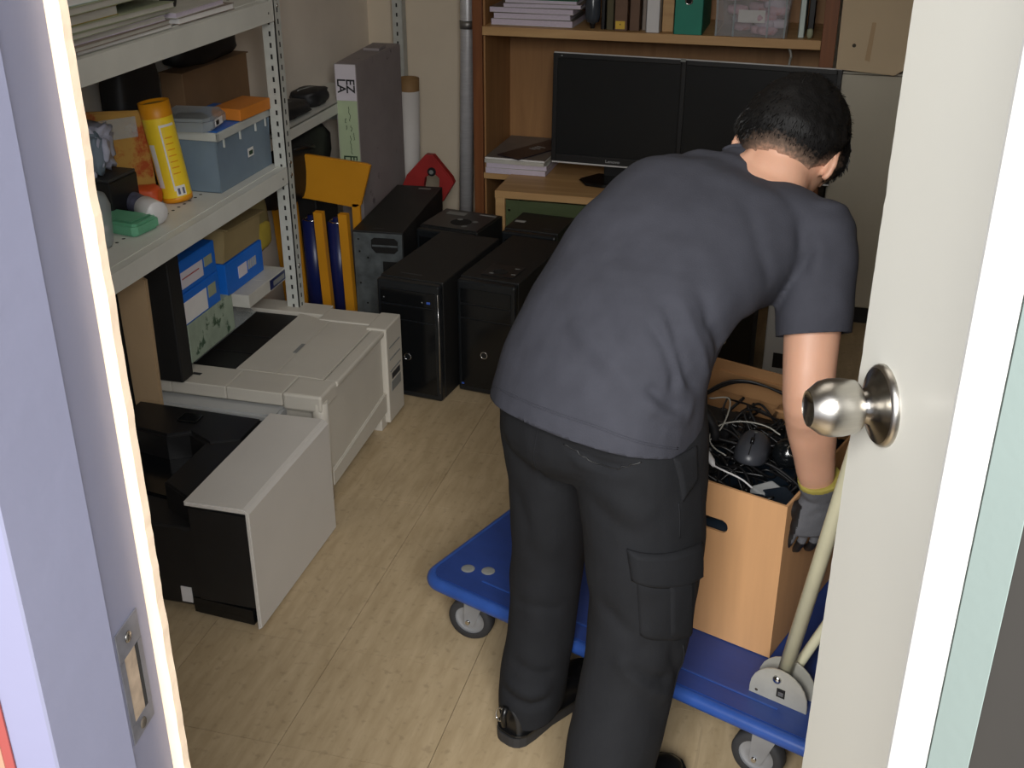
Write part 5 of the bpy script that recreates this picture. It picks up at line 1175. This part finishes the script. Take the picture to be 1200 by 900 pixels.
# eyes and mouth
# ---- shirt
m = MB()
SHR = [(V(-.305, 1.642, .630), .183, .146, sh_, (-.16, .08, 1)), (V(-.299, 1.642, .73), .182, .145, sh_, (-.14, .10, 1)), (V(-.292, 1.656, .80), .180, .140, sh_, (-.10, .15, 1)), (V(-.262, 1.712, .885), .178, .128, sh_ * .8 + S2 * .2, (.05, .45, .9)),
       (V(-.208, 1.800, .948), .178, .120, S2, (.2, .6, .5)), (V(-.148, 1.882, .998), .176, .104, S2, (.3, .7, .4)), (V(-.106, 1.935, 1.026), .140, .068, S2, (.35, .75, .4)), (V(-.086, 1.965, 1.046), .084, .050, S2, (.35, .75, .4)), (V(-.066, 2.005, 1.07), .062, .050, S2, (.35, .75, .4))]
loft(m, smooth_rings(SHR, 5), n=40)
def sleeve(m, s, e_, side, f=.80):
    ax_ = (e_ - s)
    loft(m, smooth_rings([(s - ax_ * .23, .020, .024, side), (s - ax_ * .17, .044, .048, side), (s - ax_ * .03, .060, .064, side), (s + ax_ * .14, .066, .070, side), (s + ax_ * .4, .062, .066, side), (s + ax_ * f, .056, .062, side)]), n=28)
sleeve(m, SR, ER, cr_); sleeve(m, SLm, EL, cr_, .85)
loft(m, smooth_rings([(V(-.115, 1.885, .995), .09, .08, V(0, 1, 0)), (V(-.04, 1.875, .993), .070, .076, V(0, 1, 0)), (SR + V(0, 0, -.006), .056, .064, V(0, 1, 0))]), n=24)
loft(m, smooth_rings([(V(-.135, 1.935, 1.01), .09, .075, V(0, 1, 0)), (SLm, .058, .058, V(0, 1, 0))]), n=24)
me = remeshed(m, 'tshirt', 0.0058, 4)
cut(me, [(V(-.300, 1.622, .727), -(V(0, 0, 1) + fh_ * .30), .42), (SR + (ER - SR) * .64, (ER - SR) + cr_ * .03, .12), (SLm + (EL - SLm) * .66, EL - SLm, .12), (V(-.052, 1.968, 1.070), V(.45, .70, .50), .135)])
folds(me, [
    ([(-.035, 1.817, .867), (-.084, 1.696, .889), (-.106, 1.653, .848)], .012, -.009),
    ([(-.151, 1.636, .977), (-.122, 1.615, .925), (-.098, 1.64, .869), (-.108, 1.640, .839)], .011, -.0078),
    ([(-.172, 1.61, .972), (-.144, 1.59, .915), (-.120, 1.595, .86), (-.112, 1.61, .83)], .012, .0062),
    ([(-.193, 1.606, .965), (-.166, 1.564, .904), (-.144, 1.559, .859), (-.119, 1.588, .816)], .010, -.0074),
    ([(-.205, 1.59, .955), (-.172, 1.562, .907), (-.150, 1.553, .862), (-.14, 1.55, .835)], .009, .005),
    ([(-.218, 1.58, .943), (-.182, 1.559, .905), (-.162, 1.549, .862), (-.160, 1.534, .83)], .009, -.0066),
    ([(-.202, 1.52, .857), (-.173, 1.522, .834), (-.14, 1.546, .808)], .010, -.0082),
    ([(-.206, 1.515, .835), (-.170, 1.520, .808), (-.135, 1.55, .785)], .011, .0062),
    ([(-.186, 1.506, .815), (-.160, 1.514, .785)], .012, -.0035),
    ([(-.125, 1.573, .815), (-.137, 1.541, .777), (-.14, 1.536, .730)], .012, .006),
    ([(-.108, 1.59, .80), (-.115, 1.57, .76), (-.115, 1.575, .725)], .010, -.004),
    ([(.023, 1.798, 1.005), (-.002, 1.781, .963), (-.029, 1.788, .888)], .009, -.0064),
    ([(-.017, 1.813, 1.035), (.001, 1.789, .986), (.011, 1.766, .933)], .012, -.0042),
    ([(.015, 1.80, 1.03), (.025, 1.785, .97), (.02, 1.775, .90)], .014, .004),
    ([(-.298, 1.631, .967), (-.239, 1.535, .888), (-.194, 1.511, .835)], .016, -.0034),
    ([(-.357, 1.602, .901), (-.289, 1.534, .868), (-.217, 1.50, .823)], .018, -.0034),
    ([(-.330, 1.59, .925), (-.265, 1.54, .885), (-.205, 1.51, .84)], .018, .0034),
    ([(-.103, 1.801, 1.066), (-.066, 1.737, 1.006), (-.046, 1.73, .941)], .014, -.004),
    ([(-.293, 1.732, 1.03), (-.219, 1.621, .978), (-.19, 1.573, .932)], .02, -.003),
    ([(-.40, 1.62, .84), (-.33, 1.55, .82), (-.25, 1.51, .79)], .014, -.003)])
wrinkle(me, .004, 11, 3, (1, 1, .6)); wrinkle(me, .0022, 26, 8, (1, .8, .7))
shirt = put(me, 'tshirt', ['shirt'], None)
_s = shirt.modifiers.new('cloth', 'SOLIDIFY'); _s.thickness = .0022; _s.offset = -1
# ---- trousers
m = MB()
loft(m, smooth_rings([(V(-.290, 1.658, .655), .140, .100, sh_), (V(-.300, 1.655, .71), .163, .130, sh_), (V(-.297, 1.658, .78), .165, .130, sh_), (V(-.284, 1.675, .84), .160, .112, sh_)]), n=36)
loft(m, smooth_rings([(V(-.366, 1.702, .79), .094, .108, sh_), (V(-.372, 1.712, .68), .088, .104, sh_), (V(-.380, 1.725, .52), .072, .086, sh_), (V(-.392, 1.738, .38), .062, .074, sh_), (V(-.400, 1.728, .24), .058, .068, sh_), (V(-.407, 1.714, .15), .058, .070, sh_), (V(-.411, 1.708, .09), .057, .070, sh_), (V(-.412, 1.706, .03), .054, .066, sh_)]), n=28)
loft(m, smooth_rings([(V(-.222, 1.615, .79), .090, .112, sh_), (V(-.212, 1.609, .68), .095, .114, sh_), (V(-.198, 1.600, .54), .090, .104, sh_), (V(-.196, 1.580, .40), .080, .092, sh_), (V(-.208, 1.540, .26), .073, .084, sh_), (V(-.222, 1.500, .15), .070, .082, sh_), (V(-.226, 1.490, .09), .069, .084, sh_), (V(-.228, 1.486, .03), .068, .084, sh_)]), n=28)
me = remeshed(m, 'trousers', 0.0060, 4)
cut(me, [(V(-.405, 1.712, .062), V(-.05, .35, -1), .13), (V(-.228, 1.486, .062), V(-.05, .35, -1), .13)])
folds(me, [
    ([(-.323, 1.526, .737), (-.294, 1.513, .729), (-.262, 1.506, .72), (-.229, 1.495, .725), (-.195, 1.494, .737)], .006, -.0055),
    ([(-.315, 1.522, .724), (-.28, 1.508, .708), (-.24, 1.50, .704), (-.20, 1.494, .716)], .012, .004),
    ([(-.369, 1.547, .73), (-.375, 1.60, .64), (-.365, 1.64, .58)], .010, -.006),
    ([(-.205, 1.483, .367), (-.165, 1.49, .341), (-.131, 1.535, .312)], .012, -.009),
    ([(-.223, 1.49, .383), (-.192, 1.481, .353), (-.154, 1.498, .316)], .014, .007),
    ([(-.20, 1.49, .34), (-.16, 1.50, .31), (-.135, 1.53, .28)], .014, .007),
    ([(-.139, 1.521, .392), (-.125, 1.562, .294), (-.134, 1.551, .223)], .012, -.006),
    ([(-.447, 1.686, .311), (-.393, 1.661, .318), (-.349, 1.695, .30)], .012, -.0045),
    ([(-.445, 1.663, .191), (-.396, 1.646, .175), (-.354, 1.677, .165)], .012, -.006),
    ([(-.46, 1.66, .12), (-.40, 1.64, .10), (-.36, 1.66, .105)], .010, -.009),
    ([(-.46, 1.66, .145), (-.40, 1.64, .128), (-.36, 1.66, .135)], .012, .007),
    ([(-.26, 1.519, .466), (-.197, 1.49, .423), (-.168, 1.494, .383)], .014, -.005),
    ([(-.28, 1.514, .69), (-.208, 1.489, .656), (-.169, 1.497, .638)], .018, .004),
    ([(-.30, 1.52, .66), (-.23, 1.495, .62), (-.18, 1.495, .60)], .018, -.004),
    ([(-.43, 1.66, .58), (-.41, 1.65, .50), (-.40, 1.66, .42)], .016, -.004)])
wrinkle(me, .005, 9, 13, (1, 1, .5)); wrinkle(me, .0025, 22, 18, (1, 1, .8))
trou = put(me, 'trousers', ['trousers'], None)
_s = trou.modifiers.new('cloth', 'SOLIDIFY'); _s.thickness = .0022; _s.offset = -1
# patches lying on the trousers (pocket, flap, seams)
def bvh_of(o): 
    return BVHTree.FromPolygons([v.co.copy() for v in o.data.vertices], [list(p.vertices) for p in o.data.polygons])
TB, SB = bvh_of(trou), bvh_of(shirt)
def surf(bt, p, off=0.0):
    co, no, ix, ds = bt.find_nearest(Vector(p)); return co + no * off, no
def patch(name, mat, bt, corners, off, parent, n=16, edge=0.0):
    a, b, c, d = [Vector(x) for x in corners]; m = MB(); g = []; g2 = []
    for i in range(n + 1):
        row = []; row2 = []
        for j in range(n + 1):
            u, w = i / n, j / n
            p = a.lerp(b, u).lerp(d.lerp(c, u), w); q, no = surf(bt, p, 0)
            k = min(1, 8 * min(u, 1 - u, w, 1 - w) + 0.0)
            row.append(m.bm.verts.new(q + no * (off * (0.35 + 0.65 * k)))); row2.append(m.bm.verts.new(q - no * 0.002))
        g.append(row); g2.append(row2)
    for i in range(n):
        for j in range(n):
            f = m.bm.faces.new((g[i][j], g[i + 1][j], g[i + 1][j + 1], g[i][j + 1])); f.smooth = True
            m.bm.faces.new((g2[i][j], g2[i][j + 1], g2[i + 1][j + 1], g2[i + 1][j]))
    for i in range(n):
        for s_, t_ in (((i, 0), (i + 1, 0)), ((i, n), (i + 1, n)), ((0, i), (0, i + 1)), ((n, i), (n, i + 1))):
            try: m.bm.faces.new((g[s_[0]][s_[1]], g[t_[0]][t_[1]], g2[t_[0]][t_[1]], g2[s_[0]][s_[1]]))
            except ValueError: pass
    return m.build(name, mat, parent)
def seam(name, mat, bt, pts, r, off, parent, n=10):
    q = [surf(bt, p, off)[0] for p in spline(pts, n)]
    return MB().tube(q, r, 6).build(name, mat, parent)
patch('cargo_pocket', 'trousers', TB, [(-.194, 1.49, .530), (-.105, 1.576, .50), (-.110, 1.59, .365), (-.184, 1.492, .425)], .006, trou)
patch('pocket_bellows', 'trousers', TB, [(-.146, 1.511, .523), (-.110, 1.556, .504), (-.112, 1.575, .375), (-.143, 1.519, .410)], .0095, trou)
patch('pocket_flap', 'trousers', TB, [(-.213, 1.494, .584), (-.100, 1.585, .556), (-.100, 1.60, .478), (-.202, 1.49, .530)], .0105, trou)
patch('side_pocket', 'trousers', TB, [(-.143, 1.524, .735), (-.105, 1.575, .735), (-.108, 1.572, .675), (-.126, 1.533, .655)], .007, trou)
seam('pocket_opening', 'black_plastic', TB, [(-.323, 1.526, .737), (-.294, 1.513, .729), (-.262, 1.506, .72), (-.229, 1.495, .725), (-.195, 1.494, .737)], .0011, .0002, trou)
seam('side_seam', 'trousers', TB, [(-.131, 1.527, .655), (-.130, 1.529, .592)], .0014, .0004, trou)
seam('side_seam', 'trousers', TB, [(-.12, 1.555, .370), (-.127, 1.573, .276), (-.14, 1.535, .15)], .0014, .0004, trou)
seam('centre_seam', 'trousers', TB, [(-.365, 1.54, .78), (-.372, 1.56, .70), (-.37, 1.61, .63)], .0013, .0002, trou)
for dz_ in (0.0, 0.0035):
    seam('hem_stitching', 'shirt', SB, [(-.462, 1.63, .765 + dz_), (-.449, 1.611, .775 + dz_), (-.353, 1.531, .79 + dz_), (-.267, 1.496, .789 + dz_), (-.189, 1.495, .768 + dz_), (-.138, 1.535, .742 + dz_)], .0007, .0002, shirt)
sb_ = seam('collar', 'shirt', SB, [(-.150, 1.985, 1.088), (-.120, 1.972, 1.101), (-.091, 1.960, 1.102), (-.054, 1.944, 1.090), (-.022, 1.938, 1.068), (-.008, 1.942, 1.05)], .0042, .0004, shirt, 6)

# ---- hair
def hair_mask(d):
    """thickness of the hair over the skull in that direction, negative = no hair"""
    x, y, z = d
    az = math.atan2(abs(x), -y)            # 0 at the back, pi at the face
    line = -0.52 + 0.20 * math.exp(-((az - 0.0) / 0.5) ** 2) * 0 
    if az < 0.9: line = -0.50 + 0.05 * math.cos(az * 4)
    elif az < 1.9: line = -0.48 + (az - 0.9) * 0.55        # rises behind and over the ear
    elif az < 2.25: line = -0.42                            # side burn in front of the ear
    else: line = -0.10 + (az - 2.25) * 0.55
    if 1.30 < az < 1.86: line = max(line, 0.12)             # arch over the ear
    return z - line
m = MB(); nu, nv = 120, 80; rows = []; fl_ = m.bm.verts.layers.float.new('fade')
dirs = []
for j in range(0, nv + 1):
    th = 1e-3 + (math.pi - 2e-3) * j / nv; row = []
    for i in range(nu):
        ph = 2 * math.pi * i / nu; d = (math.sin(th) * math.cos(ph), math.sin(th) * math.sin(ph), math.cos(th)); k = hair_mask(d)
        full = min(1, max(0, k / 0.62)); full = full * full * (3 - 2 * full)
        t = 0.0022 + 0.021 * full + 0.0035 * noise.noise(Vector(d) * 7) * full + 0.002 * noise.noise(Vector(d) * 22) * full
        row.append((m.bm.verts.new(head_pt(d, t if k > 0 else -0.004)), k))
    rows.append(row)
m.mats = [M['hair_cap']]
for row in rows:
    for v_, k in row: v_[fl_] = max(0.0, min(1.0, k / 0.40))
for p, q in zip(rows, rows[1:]):
    for i in range(nu):
        vs_ = (p[i], q[i], q[(i + 1) % nu], p[(i + 1) % nu]); k = sum(v[1] for v in vs_) / 4
        if k > -0.03:
            f = m.bm.faces.new([v[0] for v in vs_]); f.smooth = True; f.material_index = 0
loose = [v for v in m.bm.verts if not v.link_faces]; bmesh.ops.delete(m.bm, geom=loose, context='VERTS')
hair = m.build('hair', None, None)
# short strands that roughen the outline
m = MB(); rr = random.Random(5)
for q in range(5200):
    d = Vector((rr.gauss(0, 1), rr.gauss(0, 1), rr.gauss(0, 1))).normalized(); k = hair_mask(d)
    if k < 0.2: continue
    full = min(1, k / 0.6); t = 0.002 + 0.019 * full * full * (3 - 2 * full)
    p = head_pt(d, t); nrm_ = (p - HC).normalized()
    flow = (-hu * 1.0 + nrm_ * .45 + V(rr.gauss(0, .2), rr.gauss(0, .2), rr.gauss(0, .2))).normalized()
    if d.z > 0.6: flow = (nrm_ + hf * 1.2 + V(rr.gauss(0, .3), rr.gauss(0, .3), rr.gauss(0, .2))).normalized()
    L_ = (0.003 + 0.012 * full) * rr.uniform(.6, 1.2); w = flow.cross(nrm_).normalized() * 0.0007
    a = m.bm.verts.new(p - w); b = m.bm.verts.new(p + w); c = m.bm.verts.new(p + flow * L_ * .6 + w * .6); e2 = m.bm.verts.new(p + flow * L_ - nrm_ * L_ * .15)
    m.bm.faces.new((a, b, c)); m.bm.faces.new((a, c, e2))
st_ = m.build('hair_strands', 'hair', None, clean=False); st_['kind'] = 'stuff'

# ---- gloves
def glove(name, w, ad, hdir, side, palm_n, thumb_side, curl, parent_list):
    """w wrist, hdir down the fingers, side towards the little finger, palm_n out of the palm"""
    m = MB(); hdir = hdir.normalized(); side = (side - hdir * side.dot(hdir)).normalized(); palm_n = hdir.cross(side); 
    if palm_n.dot(curl) < 0: palm_n = -palm_n
    loft(m, [(w - ad * .045, .0385, .033, side), (w - ad * .022, .037, .030, side), (w, .034, .025, side), (w + hdir * .03, .038, .019, side), (w + hdir * .062, .042, .017, side), (w + hdir * .085, .040, .014, side), (w + hdir * .092, .034, .009, side)], n=24)
    tips = []
    for f, (off, ln, sp) in enumerate(((-.030, .074, -.10), (-.010, .084, -.03), (.010, .078, .05), (.029, .062, .14))):
        b = w + hdir * .074 + side * off; d = (hdir + side * sp).normalized(); pts = [b - d * .012]; p = b.copy(); a = 0.12
        for s_ in range(3):
            seg = ln * (.42, .32, .26)[s_]; dd = (d * math.cos(a) + palm_n * math.sin(a)); p = p + dd * seg; pts.append(p.copy()); a += (.20, .42, .35)[s_]
        m.tube(spline(pts, 4), [.0095 - .0022 * i / 12 for i in range(13)], 10); 
        q = pts[-1]; m.lathe([(-.0073 * math.cos(math.pi * k / 8), .0073 * math.sin(math.pi * k / 8)) for k in range(9)], q, d, 10); tips.append(pts)
    tb = w + hdir * .028 - side * .026 + palm_n * .006
    tp_ = [tb, tb + hdir * .028 - side * .020 + palm_n * .014, tb + hdir * .056 - side * .026 + palm_n * .024, tb + hdir * .076 - side * .024 + palm_n * .030]
    m.tube(spline(tp_, 4), [.0125, .0122, .0118, .0114, .011, .0108, .0105, .0102, .010, .0096, .009, .0084, .0075], 10)
    me = remeshed(m, name, 0.0026, 2)
    wrinkle(me, .0012, 60, 4)
    def pick(c):
        h = (c - w).dot(hdir); pn = (c - w).dot(palm_n)
        if (c - w).dot(ad) < -.036: return 2
        if pn > .010 and h > .01: return 1
        if (c - w).dot(side) < -.034 and h > .02: return 1
        return 1 if h > .112 else 0
    return put(me, name, ['glove_grey', 'glove_tip', 'cuff_yellow'], None, pick)
gR = glove('glove', WR + (WR - ER).normalized() * .012 + V(.006, 0, 0), (WR - ER).normalized(), V(-.10, .10, -1), cr_ * .95 + cf_ * .1, None, 1, cf_, None)
gL = glove('glove', WL + (WL - EL).normalized() * .012, (WL - EL).normalized(), V(.20, .25, -1), -cr_, None, 1, V(.5, -.3, -.2), None)

# ---- shoes
def shoe(heel, d, parts):
    d = Vector((d[0], d[1], 0)).normalized(); s = V(d.y, -d.x, 0)
    def fr(y, w, z0, z1): return heel + d * y, w, z0, z1
    prof = [(.000, .010, .0), (.003, .020, .0), (.010, .029, .0), (.022, .035, .0), (.05, .037, .0), (.10, .036, .0), (.16, .043, .0), (.21, .047, .0), (.25, .041, .0), (.275, .027, .0), (.286, .010, .0)]
    def ringset(m, prof, z0f, z1f, sh):
        L_ = []
        for z in (0, 1):
            pass
    sole = MB(); out = [(y, w) for y, w, _ in prof]
    poly = [heel + d * y + s * w for y, w in out] + [heel + d * y - s * w for y, w in reversed(out)]
    sole.prism([(p.x, p.y) for p in poly], 0.0, 0.030, 'z', 0.004); so = sole.build('sole', 'sole', None)
    rim = MB(); rim.prism([((p.x - heel.x) * 1.0 + heel.x, p.y) for p in [heel + d * (y * .98 + .003) + s * (w + .0012) for y, w in out] + [heel + d * (y * .98 + .003) - s * (w + .0012) for y, w in reversed(out)]], 0.026, 0.031, 'z'); 
    ri = rim.build('welt', 'shoe', None)
    up = MB()
    hts = [(.010, .022, .082, .0), (.03, .031, .088, .0), (.07, .033, .092, .0), (.11, .033, .088, .0), (.15, .037, .072, .0), (.20, .042, .056, .0), (.24, .038, .049, .0), (.268, .026, .042, .0), (.280, .012, .034, .0)]
    rings = []
    for y, w, h, _ in hts:
        r_ = []
        for k in range(15):
            a = math.pi * k / 14; c, q = math.cos(a), math.sin(a)
            r_.append(up.bm.verts.new(heel + d * y + s * (w * math.copysign(abs(c) ** .8, c)) + V(0, 0, .026 + (h - .026) * abs(q) ** .75)))
        rings.append(r_)
    for a, b in zip(rings, rings[1:]):
        for k in range(14): f = up.bm.faces.new((a[k], a[k + 1], b[k + 1], b[k])); f.smooth = True
    up.bm.faces.new(rings[0]); up.bm.faces.new(rings[-1]); u_ = up.build('shoe_upper', 'shoe', None)
    lp = MB().tube([heel + d * (.004 + .003 * math.sin(t * 1.0)) + s * (-.012 + .010 * math.cos(t)) + V(0, 0, .070 + .013 * math.sin(t)) - d * .004 for t in [2 * math.pi * k / 16 for k in range(17)]], .0018, 6).build('heel_ring', 'chrome', None)
    tab = MB().tube([heel - d * .001 + s * .0 + V(0, 0, .050), heel - d * .004 + V(0, 0, .075), heel + d * .004 + V(0, 0, .092)], .006, 8).build('heel_tab', 'shoe', None)
    lc = []
    for k in range(3):
        y = .135 + k * .018; z = .082 - k * .007
        lc.append(MB().tube([heel + d * y - s * .022 + V(0, 0, z - .01), heel + d * (y + .003) + V(0, 0, z + .002), heel + d * y + s * .022 + V(0, 0, z - .01)], .0022, 6).build('lace', 'sole', None))
    root = u_
    for c in [so, ri, lp, tab] + lc: c.parent = root
    root.name = 'shoe'; return root
sL = shoe(V(-.448, 1.634, 0), (.45, .89), None); sR = shoe(V(-.262, 1.412, 0), (.50, .87), None)
MOI = Matrix.Translation(-MO)
for o in (body, shirt, trou, hair, st_, gR, gL, sL, sR):
    o.parent = man; o.location = -MO
